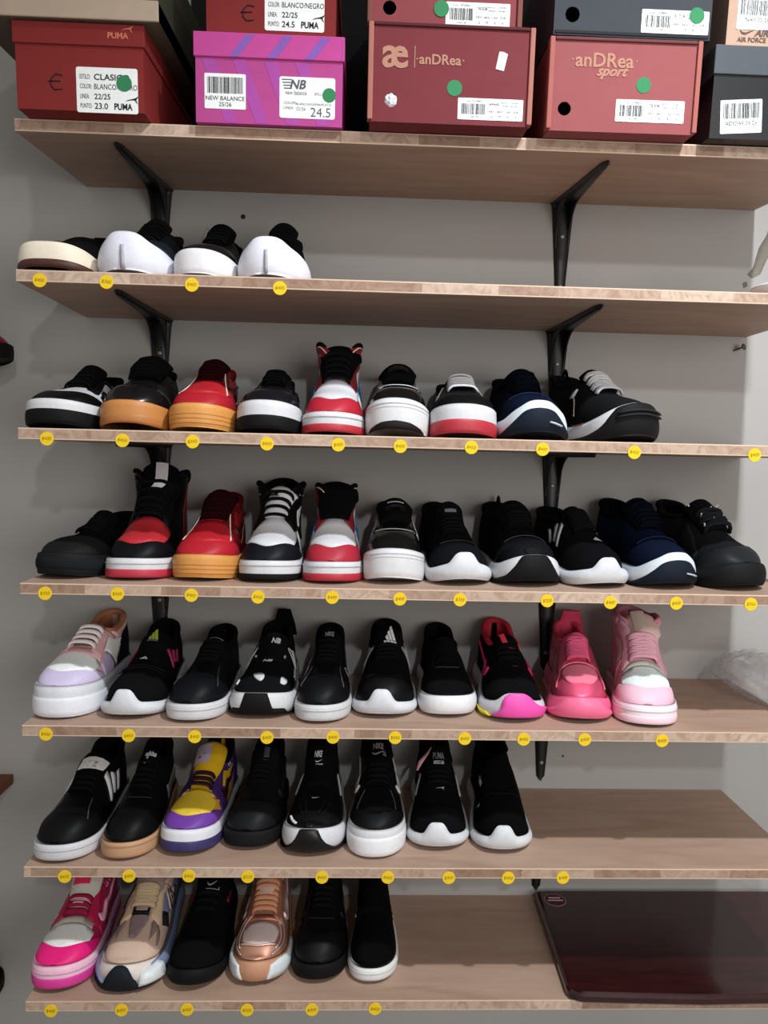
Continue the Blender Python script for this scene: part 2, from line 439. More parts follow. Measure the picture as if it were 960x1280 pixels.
    def tongue(s, m, u0=.36, top=None, w=(.034, .05), th=.006, sag=.010, lining=None):
        G = s.G; top = top or G.ttop; c = s.tongue_path(u0, top); n = len(c); nw = 13
        s.tc, s.tw, s.tsag = c, w, sag
        q = np.linspace(-1, 1, nw); tp, bt = [], []
        for i in range(n):
            t = i/(n-1); tg = c[min(i+1, n-1)]-c[max(i-1, 0)]; tg /= np.linalg.norm(tg); nm = np.array([0, -tg[2], tg[1]])
            ww = (w[0]+(w[1]-w[0])*t)/2*(1 if t < .9 else math.sqrt(max(.25, 1-((t-.9)/.1)**2*.55)))
            for k in q:
                p = c[i]+np.array([ww*k, 0, 0])-nm*sag*(k*k)*(.6+.4*t)
                e = th*(1-.75*abs(k)**3)*(1 if .02 < t < .97 else .45)
                tp.append(p+nm*e); bt.append(p-nm*.001)
        F = []; N0 = n*nw
        for i in range(n-1):
            for k in range(nw-1):
                a = i*nw+k; F.append((a, a+1, a+nw+1, a+nw)); F.append((N0+a, N0+a+nw, N0+a+nw+1, N0+a+1))
        for i in range(n-1):
            for k, fl in ((0, 1), (nw-1, 0)):
                a, b = i*nw+k, (i+1)*nw+k; f = (a, b, N0+b, N0+a); F.append(f if fl else f[::-1])
        for i, fl in ((0, 1), (n-1, 0)):
            for k in range(nw-1):
                a, b = i*nw+k, i*nw+k+1; f = (b, a, N0+a, N0+b); F.append(f if fl else f[::-1])
        s.tth = th
        s.tong = s.put('tongue', tp+bt, F, m); return s.tong
    def TP(s, t, x, off):
        """point on the tongue's face: t 0..1 along, x metres across"""
        c = s.tc; n = len(c); f = min(max(t, 0), 1)*(n-1); i = min(int(f), n-2); p = c[i]+(c[i+1]-c[i])*(f-i)
        tg = c[min(i+2, n-1)]-c[max(i-1, 0)]; tg /= np.linalg.norm(tg); nm = np.array([0, -tg[2], tg[1]])
        ww = (s.tw[0]+(s.tw[1]-s.tw[0])*t)/2; k = x/ww
        return p+np.array([x, 0, 0])+nm*(s.tth*(1-.75*abs(k)**3)-s.tsag*k*k*(.6+.4*t)+off)
    def tlen(s): return np.linalg.norm(np.diff(s.tc, axis=0), axis=1).sum()
    def ttext(s, name, txts, m):
        """flat writing or polygons on the tongue: (verts2d, faces, t, x)"""
        Lt = s.tlen(); V = []; F = []
        for v, f, t, x in txts:
            b = len(V); V += [s.TP(t+q[1]/Lt, x+q[0], .0012) for q in v]; F += [tuple(b+i for i in g) for g in f]
        return s.put(name, V, F, m, None, False)
    def tpatch(s, name, t0, t1, w, m, off=.001, x=0, skew=0):
        V = []; F = []; nn = 6
        for i in range(nn+1):
            for k in range(5): V.append(s.TP(t0+(t1-t0)*i/nn, x+skew*i/nn+w*(k/4-.5), off))
        for i in range(nn):
            for k in range(4): a = i*5+k; F.append((a, a+1, a+6, a+5))
        return s.put(name, V, F, m)
    def utext(s, name, v2, f, u, v, m, rot=0, off=.0022):
        """flat art on the upper, v2 in metres; local +y runs towards the heel"""
        c, q = math.cos(rot), math.sin(rot); pts = []
        G = s.G; e = .004
        p0 = G.P(np.array([u, u+e, u-e]), np.array([v, v, v])); lu = np.linalg.norm(p0[1]-p0[2])/(2*e)
        p1 = G.P(np.array([u, u]), np.array([v+.02, v-.02]) if abs(v) > .03 else np.array([.03, -.03])); lv = np.linalg.norm(p1[0]-p1[1])/(.04 if abs(v) > .03 else .06)
        U = np.array([u+(a[0]*q+a[1]*c)/lu for a in v2]); VV = np.array([v+(a[0]*c-a[1]*q)/lv for a in v2])
        p, N = G.PN(U, VV)
        return s.put(name, p+N*off, f, m, None, False)
    def laces(s, m, rows, vl=.26, cross=False, w=.0034, raise_=.0062, flat=.42):
        b = MB()
        def run(ua, ub, va, vb):
            t = np.linspace(0, 1, 11); u = ua+(ub-ua)*t; v = va+(vb-va)*t; v = np.where(np.abs(v) < 1e-3, 1e-3, v)
            p, N = s.G.PN(u, v)
            h = .0025+raise_*np.clip(1.25-(np.abs(v)/abs(vl))**3*1.25, 0, 1)
            b.tube(p+N*h[:, None], w, 7, N, flat)
        for i, u in enumerate(rows):
            run(u, u, -vl, vl)
            if cross and i+1 < len(rows):
                run(u, rows[i+1], -vl, vl); run(u, rows[i+1], vl, -vl)
        return s.put('laces', b.v, b.f, m)
    def collar(s, m, r=.0055, u0=None):
        G = s.G; us = np.concatenate([np.linspace(u0 or G.uc+.06, .9, 14), .9+.099*np.sin(np.linspace(0, math.pi/2, 12)[1:])])
        A = G.P(us, np.full_like(us, 1e-3)); B = G.P(us, np.full_like(us, -1e-3))
        pts = list(A)+list(B[::-1][1:])
        k = len(pts); rr = [r*(.35+.65*min(1, i/4, (k-1-i)/4)) for i in range(k)]
        b = MB(); b.tube(pts, rr, 9); return s.put('collar', b.v, b.f, m)
    def heel_loop(s, m, h=.018, w=.009):
        p = s.G.P(np.array([.985]), np.array([1e-3]))[0]; b = MB()
        t = np.linspace(0, 1, 9)
        pts = [(p[0], p[1]-.004-.006*math.sin(math.pi*q), p[2]-.01+(h+.01)*math.sin(math.pi*q*.5) if q < .5 else p[2]-.01+(h+.01)*math.sin(math.pi*(.5+ (1-q)*0))) for q in t[:5]]
        pts = [(p[0], p[1]-.007*math.cos(a), p[2]-.004+h*math.sin(a)) for a in np.linspace(0, math.pi, 9)]
        b.tube(pts, w/2, 8, [(1, 0, 0)]*9, .35); return s.put('pull_loop', b.v, b.f, m)

def toecap(a=.15, b=.36, pw=1.8, vmax=1.0):
    v = np.linspace(-vmax, vmax, 25)
    return [(.003, q) for q in v]+[(a+(b-a)*abs(q)**pw, q) for q in v[::-1]]
def toebox(a=.15, b=.36, top=.36, wv=.7, pw=1.8, drop=.05):
    v = np.linspace(-wv, wv, 17)
    return [(a+(b-a)*abs(q)**pw-.012, q) for q in v]+[(top-drop*(abs(q)/wv)**2, q) for q in v[::-1]]
SWOOSH = catmull([(.40, .52), (.385, .64), (.405, .76), (.46, .80), (.56, .73), (.70, .58), (.87, .40), (.70, .53), (.56, .63), (.48, .67), (.43, .62)], 4)
def eyestay(u0=.34, u1=.6, v0=.2, v1=.42): return [(u0-.01, v0+.02), (u0+.06, v0-.015), (u1, v0-.03), (u1+.025, v1-.08), (u1-.01, v1), ((u0+u1)/2, v1+.03), (u0, v1+.12), (u0-.04, v1+.06)]
def quarter(u0=.36, u1=.82): return [(u0, .62), (u0+.12, .44), (u1-.18, .34), (u1-.1, .12), (u1, .14), (u1, .98), (u0, .98)]
def counter(): return [(.80, .12), (.9, .04), (.995, .04), (.995, .99), (.72, .99), (.76, .6)]
SW2 = [(-.5, .12), (-.34, -.15), (-.12, -.2), (.5, .2), (-.12, -.06), (-.3, -.04)]
def flat(poly, sx, sy=None):
    """small flat polygon art"""
    v = np.array(poly, float)*np.array([sx, sy or sx]); vs, fs, _ = fill([tuple(p) for p in v], max(abs(sx), abs(sy or sx))*.2); return vs, fs
def bars3(w):
    """a mountain of three slanted bars"""
    V = []; F = []
    for i, l in enumerate((.5, .85, 1.2)):
        x = (-.42+.36*i)*w; b = len(V); V += [(x, -.4*w), (x+.3*w, -.4*w), (x+(.3-.42*l)*w, (-.4+.72*l)*w), (x-(.42*(l-.2))*w, (-.4+.72*(l-.2))*w)]; F.append((b, b+1, b+2, b+3))
    return np.array(V), F
def stripes(u0=.40, du=.085, w=.045, v0=.85, v1=.38, lean=.06, n=3):
    return [[(u0+i*du, v0), (u0+i*du+w, v0), (u0+i*du+w+lean, v1), (u0+i*du+lean, v1)] for i in range(n)]

SHELF = dict(A=1.5141, B=1.3045, C=1.0786, D=.8498, E=.6341, F=.4131, G=.1966)
TILT = dict(A=.0213/.2828)
ROWNAME = dict(B='first shoe shelf from the top', C='second shoe shelf from the top', D='third shoe shelf from the top',
               E='fourth shoe shelf from the top', F='fifth shoe shelf from the top', G='lowest shoe shelf')

def shoe(row, x, phi, label, kind='court', yt=-.262, up=BK, upk='leather', mid=WH, out=None, outf=.3, lining=BK, col=None, tong=None, tongk=None, lace=None,
         rows=None, vl=.26, cross=False, lw=.0034, panels=(), extra=None, tw=(.034, .05), tt=.006, collar_r=.0055, loop=None, z=None, wrap=None, groove=None, name='sneaker', notongue=False,
         cat='shoe', group=True, tu0=.36, wrapoff=.0014, outk='rubber', midk='rubber', **g):
    if z is None: g['L'] = min(g.get('L', .25), -.008-yt)
    if row in 'EFG': g['W'] = g.get('W', .1)*.957
    G = Sneaker(kind, **g)
    c, sn = math.cos(R(phi)), math.sin(R(phi))
    zz = SHELF[row] if z is None else z
    # the toe tip sits at (x, yt); the empty stands under the middle of the shoe
    root = empty(name, (x-sn*G.L/2*1.0, yt+c*G.L/2, zz+.0004), (0, 0, R(phi)))
    tag(root, label, cat, ('shoes on the '+ROWNAME[row]) if group is True else group)
    b = Build(G, root)
    b.sole('midsole', 0 if out is None else .02, 1, mat(mid, midk))
    if groove:
        for q in groove: b.sole('foxing_line', q, q+.07, mat(tuple(int(v*.93) for v in mid), 'rubber'), off=.0009+G.bulge*.9, bulge=0, edge=.001, rows=2, bump=False)
    if out is not None: b.sole('outsole', 0, outf, mat(out, outk), off=.0012)
    if wrap: b.sole('toe_wrap', 0, wrap[0], mat(wrap[1], 'rubber'), off=wrapoff)
    b.grid('upper', 0, 1, 1, mat(up, upk))
    b.grid('lining', max(.3, G.uc-.12), .995, .93, mat(lining, 'knit'), off=-.0045, nu=26, nv=8)
    if not notongue: b.tongue(mat(tong or up, tongk or ('knit' if upk != 'suede' else 'suede')), w=tw, th=tt, u0=tu0)
    b.collar(mat(col or up, 'knit'), collar_r)
    for p in panels:
        nm, poly, cc, kk = p[:4]; sides = p[4] if len(p) > 4 else 'c'; off = p[5] if len(p) > 5 else .0014
        if sides == 'c': b.patch(nm, poly, mat(cc, kk), off=off)
        else: b.both(nm, poly, mat(cc, kk), sides, off=off)
    if rows is None: rows = [G.uc-.145+.038*i for i in range(5)]
    if lace is not None or rows: b.laces(mat(lace or (24, 24, 26), 'lace'), rows, vl, cross, lw, .0006 if notongue else tt*.95+.0006)
    if loop: b.heel_loop(mat(loop, 'knit'))
    if extra: extra(b)
    return root

# ------------------------------------------------------------------ the setting
WALL = wall_mat()
tag(MB().box(-1.8, 3.0, 0, .12, -.45, 2.6).build('wall_back', WALL, smooth=False), kind='structure')
tag(MB().box(-1.6, 3.2, -4.5, .12, -.55, -.45).build('floor', mat((150, 146, 140), 'card'), smooth=False), kind='structure')

# chipped plaster near the right end of the two upper shelves
def chip(P):
    vs, fs, be = fill(P, .012); n0 = len(vs)
    mk('chipped_plaster', [(p[0], -.0012+float(rng.normal(0, .0004)), p[1]) for p in vs]+[(p[0], .002, p[1]) for p in vs], [tuple(f) for f in fs]+[(a, b, b+n0, a+n0) for a, b in be], mat((122, 117, 108), 'card'), bpy.data.objects['wall_back'])
chip([(1.29, 1.56), (1.268, 1.53), (1.254, 1.51), (1.246, 1.475), (1.232, 1.45), (1.224, 1.415), (1.214, 1.402), (1.222, 1.396), (1.238, 1.404), (1.248, 1.43), (1.262, 1.45), (1.27, 1.47), (1.3, 1.5)])
chip([(1.205, 1.386), (1.212, 1.389), (1.215, 1.381), (1.208, 1.377)])

PF, PE = ply_face_mat(), ply_edge_mat()
DEP, LEN, THK = .2828, 1.22, .017
PRICES = dict(
    B=[(.034, '400'), (.129, '360'), (.251, '400'), (.378, '400')],
    C=[(.042, '400'), (.151, '450'), (.253, '350'), (.362, '400'), (.467, '450'), (.559, '400'), (.665, '450'), (.772, '400'), (.911, '450'), (1.095, '400')],
    D=[(.037, '350'), (.143, '450'), (.252, '400'), (.351, '450'), (.462, '400'), (.564, '400'), (.655, '350'), (.788, '320'), (.885, '400'), (.987, '400'), (1.103, '350')],
    E=[(.036, '400'), (.159, '450'), (.258, '400'), (.367, '400'), (.467, '400'), (.562, '450'), (.669, '450'), (.76, '400'), (.855, '450'), (.976, '400')],
    F=[(.062, '450'), (.159, '400'), (.25, '450'), (.34, '320'), (.454, '450'), (.556, '450'), (.651, '350'), (.744, '350'), (.83, '400')],
    G=[(.039, '400'), (.147, '450'), (.248, '400'), (.341, '350'), (.442, '400'), (.541, '450')])
SHLAB = dict(A='topmost plywood shelf board, carrying the shoe boxes', B='plywood shelf board right under the box shelf, with four shoes at its left end',
             C='plywood shelf board with nine shoes ending in a black one with white laces', D='plywood shelf board with eleven shoes filling its whole length',
             E='plywood shelf board with the two pink shoes and the clear plastic bag', F='plywood shelf board with the purple and yellow sneaker, empty at its right end',
             G='lowest plywood shelf board, with the dark red varnished board on it')
YEL = mat((232, 196, 34), 'paper')
INK = mat((150, 120, 30), 'ink')
for k, z in SHELF.items():
    b = MB(); b.box(0, LEN, -DEP, 0, -THK, 0, .0008)
    o = mk('wall_shelf', b.v, b.f, None, smooth=False, mats=[PF, PE])
    for p in o.data.polygons: p.material_index = 1 if abs(p.normal.z) < .6 else 0
    ang = TILT.get(k, 0)
    o.rotation_euler = (math.atan(ang), 0, 0)
    o.location = (0, 0, z+DEP*ang)
    if k == 'B': o.rotation_euler = (0, 0, 0)
    tag(o, SHLAB[k], 'shelf', 'plywood wall shelves')
    for x, pr in PRICES.get(k, []):
        zc = -.0145+random.uniform(-.001, .001); r = .0099; n = 28; rot = random.uniform(-.15, .15)
        V = [(x+r*math.cos(2*math.pi*i/n), -DEP-.0011, zc+r*math.sin(2*math.pi*i/n)) for i in range(n)]+[(x+r*math.cos(2*math.pi*i/n), -DEP+.0002, zc+r*math.sin(2*math.pi*i/n)) for i in range(n)]
        st = mk('price_sticker', V, [tuple(range(n))]+[(i, i+n, (i+1) % n+n, (i+1) % n) for i in range(n)], YEL, o, False)
        v, f = text2d('$'+pr, .0068, .15)
        c, s_ = math.cos(rot), math.sin(rot)
        mk('price_writing', [(x+p[0]*c-p[1]*s_, -DEP-.0014, zc+p[0]*s_+p[1]*c) for p in v], f, INK, st, False)

# brackets: two stamped steel arms with raised ribs and a web in the corner
STEEL = mat((20, 20, 22), 'steel'); SCREW = mat((150, 148, 144), 'metal')
def bracket(x, k, label):
    z0 = SHELF[k]-THK; ang = TILT.get(k, 0); zt = z0+DEP*ang-.0006
    t = empty('shelf_bracket', (x, 0, zt)); tag(t, label, 'bracket', 'black steel shelf brackets')
    def arm(L, w0, w1, horiz):
        prof = []
        n = 22
        for i in range(n+1):
            s = i/n; w = (w0+(w1-w0)*min(1, s*1.05)**.8)/2
            if s > .94: w *= math.sqrt(max(.02, 1-((s-.94)/.06)**2))
            prof.append((s*L, w))
        V = []; F = []; m = 7
        for d, w in prof:
            for q, h in ((-1, .0008), (-.62, .0014), (-.45, .0052), (0, .0026), (.45, .0052), (.62, .0014), (1, .0008)):
                V.append((q*w, -d, -h-.0012+d*0) if horiz else (q*w, -h-.0012, -d))
            for q in (-1, 1): V.append((q*w, -d, 0) if horiz else (q*w, 0, -d))
        M = m+2
        for i in range(n):
            for j in range(m-1):
                a = i*M+j; F.append((a, a+1, a+M+1, a+M))
            a = i*M
            F += [(a+m, a, a+M, a+M+m), (a+6, a+m+1, a+M+m+1, a+M+6), (a+m+1, a+m, a+M+m, a+M+m+1)]
        F.append(tuple(range(m))+(m+1, m)); e = n*M; F.append(tuple(e+j for j in range(m))[::-1]+(e+m, e+m+1))
        if horiz: V = [(p[0], p[1], p[2]-ang*(-p[1])) for p in V]
        return V, F
    V, F = arm(.252, .046, .013, True); mk('horizontal_arm', V, F, STEEL, t)
    V, F = arm(.186, .043, .016, False); mk('vertical_arm', V, F, STEEL, t)
    b = MB()   # concave corner web
    for sx in (-.0115, .0115):
        n = 12; P = [(-.004, -.004)]
        for i in range(n+1):
            a = i/n*math.pi/2; P.append((-.075*(1-math.sin(a))-.004, -.075*(1-math.cos(a))-.004))
        for dx in (-.0011, .0011): b.v += [(sx+dx, p[0], p[1]-ang*(-p[0])) for p in P]
        q = len(P); o0 = len(b.v)-2*q
        for i in range(1, q-1): b.f += [(o0, o0+i, o0+i+1), (o0+q, o0+q+i+1, o0+q+i)]
        for i in range(1, q-1): b.f.append((o0+i, o0+q+i, o0+q+i+1, o0+i+1))
    b.build('corner_web', STEEL, t)
    for d in (.06, .15):
        s = MB(); s.tube([(0, -.0035, -d), (0, -.0062, -d), (0, -.0072, -d)], [.0042, .004, .002], 10, [(0, 0, 1)]*3); s.build('screw', SCREW, t)
    return t
for k, what in zip('ABCDEF', ('the topmost shelf, which carries the boxes', 'the shelf with only four shoes', 'the shelf of nine shoes', 'the full shelf of eleven shoes', 'the shelf with the pink shoes', 'the shelf with the yellow and purple sneaker')):
    bracket(.132, k, 'black steel bracket near the left end of '+what)
    bracket(.862, k, 'black steel bracket right of centre under '+what)

# ------------------------------------------------------------------ boxes on the top shelf
GREEN = (52, 128, 84); LAB = (238, 242, 242)
def rrect(w, h, r, n=5):
    P = []
    for cx, cz, a0 in ((w/2-r, h/2-r, 0), (-w/2+r, h/2-r, 90), (-w/2+r, -h/2+r, 180), (w/2-r, -h/2+r, 270)):
        for i in range(n+1): a = R(a0+90*i/n); P.append((cx+r*math.cos(a), cz+r*math.sin(a)))
    return P
def slab(name, P, cx, cz, y, th, m, parent, rot=0):
    c, s = math.cos(rot), math.sin(rot); n = len(P)
    Q = [(cx+p[0]*c-p[1]*s, cz+p[0]*s+p[1]*c) for p in P]
    V = [(p[0], y-th, p[1]) for p in Q]+[(p[0], y+.0004, p[1]) for p in Q]
    return mk(name, V, [tuple(range(n))]+[(i, i+n, (i+1) % n+n, (i+1) % n) for i in range(n)], m, parent, False)
def printing(name, items, cx, cz, y, m, parent, rot=0):
    c, s = math.cos(rot), math.sin(rot); V = []; F = []
    for v, f, x, z in items:
        b = len(V); V += [(cx+(x+p[0])*c-(z+p[1])*s, y, cz+(x+p[0])*s+(z+p[1])*c) for p in v]; F += [tuple(b+i for i in q) for q in f]
    return mk(name, V, F, m, parent, False)
def barcode(w, h, seed=1):
    r = random.Random(seed); x = -w/2; V = []; F = []
    while x < w/2:
        t = r.choice((.0005, .0008, .0013)); b = len(V); V += [(x, -h/2), (min(x+t, w/2), -h/2), (min(x+t, w/2), h/2), (x, h/2)]; F.append((b, b+1, b+2, b+3)); x += t+r.choice((.0005, .0008, .0012))
    return np.array(V), F
def tx(s, size, x=0, z=0, left=False, sx=1, **k):
    v, f = text2d(s, size, **k)
    v = v*np.array([sx, 1])
    if left and len(v): v = v-np.array([v[:, 0].min(), 0])
    return (v, f, x, z)
def dot(parent, cx, cz, y, r=.0105, c=GREEN): return slab('round_sticker', [(r*math.cos(i*math.pi/12), r*math.sin(i*math.pi/12)) for i in range(24)], cx, cz, y, .0005, mat(c, 'paper'), parent)
CAT = catmull([(-.5, -.1), (-.2, .08), (.1, .16), (.38, .3), (.5, .42), (.46, .22), (.36, .08), (.42, -.18), (.5, -.34), (.34, -.2), (.22, 0), (-.1, .0), (-.3, -.06)], 3)

def sbox(xc, yf, h, w, d, z, label, color, lid=.26, lidc=None, kind='card', holes=(), lidover=.003, rz=0, ang=None, liner=None, body_only=False):
    a = math.atan(TILT['A']) if ang is None else ang
    t = empty('shoe_box', (xc, yf, z), (a, 0, R(rz))); tag(t, label, 'shoe box', 'shoe boxes on the topmost shelf')
    m = mat(color, kind)
    V = [(-w/2, 0, 0), (w/2, 0, 0), (w/2, d, 0), (-w/2, d, 0), (-w/2, 0, h), (w/2, 0, h), (w/2, d, h), (-w/2, d, h)]
    F = [(3, 2, 1, 0), (4, 5, 6, 7), (1, 2, 6, 5), (2, 3, 7, 6), (3, 0, 4, 7)]
    if holes:       # the end panel with real finger holes
        P = [(-w/2, 0), (w/2, 0), (w/2, h), (-w/2, h)]; pts = []; ed = []
        for poly in [P]+[[(hx+hr*math.cos(i*math.pi/12), hz+hr*math.sin(i*math.pi/12)) for i in range(24)] for hx, hz, hr in holes]:
            b = len(pts); n = len(poly); pts += [Vector(p) for p in poly]; ed += [(b+i, b+(i+1) % n) for i in range(n)]
        r = delaunay_2d_cdt(pts, ed, [], 1, 1e-7); b = len(V); V += [(p[0], 0, p[1]) for p in r[0]]
        for f in r[2]:
            c = sum((Vector(r[0][i]) for i in f), Vector((0, 0)))/len(f)
            if all((c-Vector((hx, hz))).length > hr*.97 for hx, hz, hr in holes): F.append(tuple(b+i for i in f))
        for hx, hz, hr in holes:
            b = len(V)
            for y in (0, .003): V += [(hx+hr*math.cos(i*math.pi/12), y, hz+hr*math.sin(i*math.pi/12)) for i in range(24)]
            F += [(b+i, b+(i+1) % 24, b+24+(i+1) % 24, b+24+i) for i in range(24)]
    else: F.append((0, 1, 5, 4))
    mk('box_body', V, F, m, t, False)
    if lid:
        b = MB(); b.box(-w/2-lidover*.8, w/2+lidover*.8, -lidover, d+.002, h*(1-lid), h+.002, .0012); mk('box_lid', b.v, b.f, mat(lidc or color, kind), t, False)
    if liner:      # folded tan edges of the end flap
        for sx in (-1, 1):
            b = MB(); b.box(sx*w/2-.0035, sx*w/2+.0035, -.0035, .012, .002, h, .0012)
            mk('side_flap', b.v, b.f, mat(liner, 'card'), t, False)
        b = MB(); b.box(-w/2+.004, w/2-.004, -.0025, .01, h-.004, h+.0005, .001); mk('top_fold', b.v, b.f, mat(tuple(int(v*.7) for v in color), 'card'), t, False)
    t['_w'] = w; t['_h'] = h
    return t
def fr(t, fx, fz): return (fx-.5)*t['_w'], fz*t['_h']
DARK = mat((30, 30, 34), 'ink')
def puma_label(t, fx, fz, size, w=.083, h=.058, dotp=None):
    cx, cz = fr(t, fx, fz); l = slab('size_label', rrect(w, h, .003), cx, cz, 0, .0006, mat(LAB, 'paper'), t)
    A, B = -w*.44, -w*.21
    it = [tx('ESTILO:', .0085, A, h*.29, True, sx=.52), tx('CLASICO', .0108, B, h*.29, True, bold=.015, sx=1.1), tx('COLOR:', .0085, A, h*.08, True, sx=.52), tx('BLANCO/NEGRO', .0098, B, h*.08, True, sx=.78),
          tx('LINEA:', .0085, A, -h*.14, True, sx=.52), tx('22/25', .0098, B, -h*.14, True, bold=.01), tx('PUNTO:', .0085, A, -h*.35, True, sx=.52), tx(size, .0108, B, -h*.35, True, bold=.01),
          tx('PUMA', .0115, w*.26, -h*.35, bold=.03, sx=.8)]
    v, f = flat(CAT, .017, .013); it.append((v, f, w*.4, -h*.2))
    printing('label_print', it, cx, cz, -.0009, DARK, l)
    if dotp: dot(t, *fr(t, *dotp), -.0006)
def euro(t, fx, fz, s=.02):
    cx, cz = fr(t, fx, fz); b = MB()
    b.tube([(cx+s*.45, -.0008, cz+s*.42), (cx, -.0008, cz+s*.5), (cx-s*.32, -.0008, cz+s*.2), (cx-s*.35, -.0008, cz-s*.25), (cx-s*.1, -.0008, cz-s*.5), (cx+s*.42, -.0008, cz-s*.45)], .0008, 6, [(0, 1, 0)]*6, .4)
    b.tube([(cx-s*.5, -.0008, cz+s*.02), (cx+s*.3, -.0008, cz+s*.06)], .0008, 6, [(0, 1, 0)]*2, .4)
    b.build('pen_mark', DARK, t)
def bar_label(t, fx, fz, fw, fh, seed, rot=0, cap=None, cols=True, code='841718'):
    cx, cz = fr(t, fx, fz); w, h = fw*t['_w'], fh*t['_h']
    l = slab('barcode_label', rrect(w, h, .0016), cx, cz, 0, .0006, mat(LAB, 'paper'), t, rot)
    if cap:
        v, f = barcode(w*.86, h*.46, seed); it = [(v, f, 0, h*.17)]+[tx(c, h*.17, 0, -h*.2-i*h*.17) for i, c in enumerate(cap)]
    else:
        v, f = barcode(w*.36, h*.5, seed); it = [(v, f, -w*.26, 0), tx('Cod. 159-8464', h*.13, -w*.26, h*.37), tx('1 234567 890', h*.1, -w*.26, -h*.36), tx(code, h*.2, w*.06, h*.26), tx('BLANCO OXFORD', h*.1, w*.3, h*.33), tx('NEGRO OXFORD', h*.1, w*.3, h*.18)]
        for i, c in enumerate(('MEX', 'BRA', 'USA', 'EUR')): it += [tx(c, h*.14, w*(.02+.125*i), -h*.1), tx(('25', '39', '8', '41')[i], h*.14, w*(.02+.125*i), -h*.32)]
    printing('label_print', it, cx, cz, -.0009, DARK, l, rot)

ZA = SHELF['A']
def zA(y): return ZA+(y+DEP)*TILT['A']+.0008
PRED = (126, 42, 41)
# bottom tier
t = sbox(.107, -.317, .109, .172, .3, zA(-.317), 'red shoe box with a size 23.0 label, at the shelf\'s left end', PRED, .24)
puma_label(t, .71, .25, '23.0', dotp=(.845, .34)); euro(t, .31, .33)
v, f = flat(CAT, .016, .012); v2 = text2d('PUMA', .0105, bold=.03)
printing('lid_print', [(v, f, .012, .006), (v2[0], v2[1], 0, -.002)], *fr(t, .81, .90), -.0034, mat((200, 116, 92), 'ink'), t)
t = sbox(.361, -.292, .116, .206, .27, zA(-.292), 'bright pink shoe box with violet slanted stripes on its lid', (176, 72, 138), .26, (190, 74, 148))
PV = mat((132, 92, 176), 'card')
w, h = t['_w'], t['_h']
for i in range(4):
    x = -w*.27+i*w*.255
    vs = [(x, h*.745), (x+.013, h*.745), (x+.036, h*.995), (x+.023, h*.995)]
    vs = [(min(p[0], w/2), p[1]) for p in vs]
    mk('lid_stripe', [(p[0], -.0034, p[1]) for p in vs], [(0, 1, 2, 3)], PV, t, False)
PV2 = mat((168, 76, 160), 'card')
for i in range(4):
    x = -w*.36+i*w*.21
    mk('body_stripe', [(p[0], -.0003, p[1]) for p in ((x+.012, h*.01), (x+.03, h*.01), (x-.002, h*.72), (x-.02, h*.72))], [(0, 1, 2, 3)], PV2, t, False)
bar_label(t, .2, .36, .28, .40, 3, cap=('NEW BALANCE', '25/26'))
cx, cz = fr(t, .76, .32); lw_, lh_ = .38*w, .47*h
l = slab('size_label', rrect(lw_, lh_, .003), cx, cz, 0, .0006, mat(LAB, 'paper'), t)
it = [tx('new balance', .0085, -lw_*.2, lh_*.12, sx=.72), tx('ESTILO:', .005, lw_*.2, lh_*.1, sx=.7), tx('COLOR:', .005, -lw_*.42, -lh_*.13, True), tx('BLANCO/FUSHIA/PLATA', .0046, -lw_*.2, -lh_*.15, True), tx('LINEA:', .005, -lw_*.42, -lh_*.25, True), tx('22/26', .006, -lw_*.2, -lh_*.27, True),
      tx('24.5', .0175, lw_*.24, -lh_*.34), tx('NB', .0165, -lw_*.17, lh_*.32, shear=.25, bold=.03)]
for i in range(4): it.append((np.array([(-.011-.001*i, -.0007), (0, -.0007), (.0, .0007), (-.011-.001*i, .0007)]), [(0, 1, 2, 3)], -lw_*.28, lh_*(.22+.07*i)))
printing('label_print', it, cx, cz, -.0009, mat((92, 92, 98), 'ink'), l); dot(t, *fr(t, .91, .36), -.0006, .0095)
AR, TAN = (112, 46, 52), (170, 126, 106)
def andrea(t, fx, fz, wd, sport=False):
    cx, cz = fr(t, fx, fz); v, f = text2d('anDRea', 1, bold=.02); k = wd/(v[:, 0].max()-v[:, 0].min())
    v = v*np.array([k, k*1.0]); e = wd*.55; d = [(math.cos(i)*.0013, math.sin(i)*.0013) for i in range(6)]
    it = [(v, f, 0, 0), (np.array(d), [tuple(range(6))], -e, 0), (np.array(d), [tuple(range(6))], e, 0)]
    if sport:
        it.append(tx('sport', .019, .012, -.0165, shear=.45, bold=.03))
    printing('brand_print', it, cx, cz, -.0006, mat(TAN, 'ink'), t)
hr = .0093
t = sbox(.614, -.321, .127, .222, .30, zA(-.321), 'dark red shoe box with a tan monogram and a small torn white tag', AR, 0, holes=[((.13-.5)*.222, .225*.127, hr)], liner=(160, 104, 92))
andrea(t, .43, .65, .058)
v, f = text2d('æ', .056, bold=.02)
printing('brand_print', [(v, f, 0, 0), (np.array([(-.0006, -.014), (.0006, -.014), (.0006, .014), (-.0006, .014)]), [(0, 1, 2, 3)], .027, .001)], *fr(t, .15, .66), -.0006, mat(TAN, 'ink'), t)
slab('torn_tag', [(-.006, -.011), (.0055, -.012), (.0075, .01), (.001, .012), (-.0045, .0115)], *fr(t, .81, .66), 0, .0008, mat(LAB, 'paper'), t, -.12)
dot(t, *fr(t, .525, .37), 0); bar_label(t, .755, .165, .41, .22, 5, code='64660')
bm = bmesh.new(); bmesh.ops.create_icosphere(bm, subdivisions=3, radius=.0105)
for q in bm.verts: q.co = q.co*(1+random.uniform(-.13, .13)); q.co.y *= .6
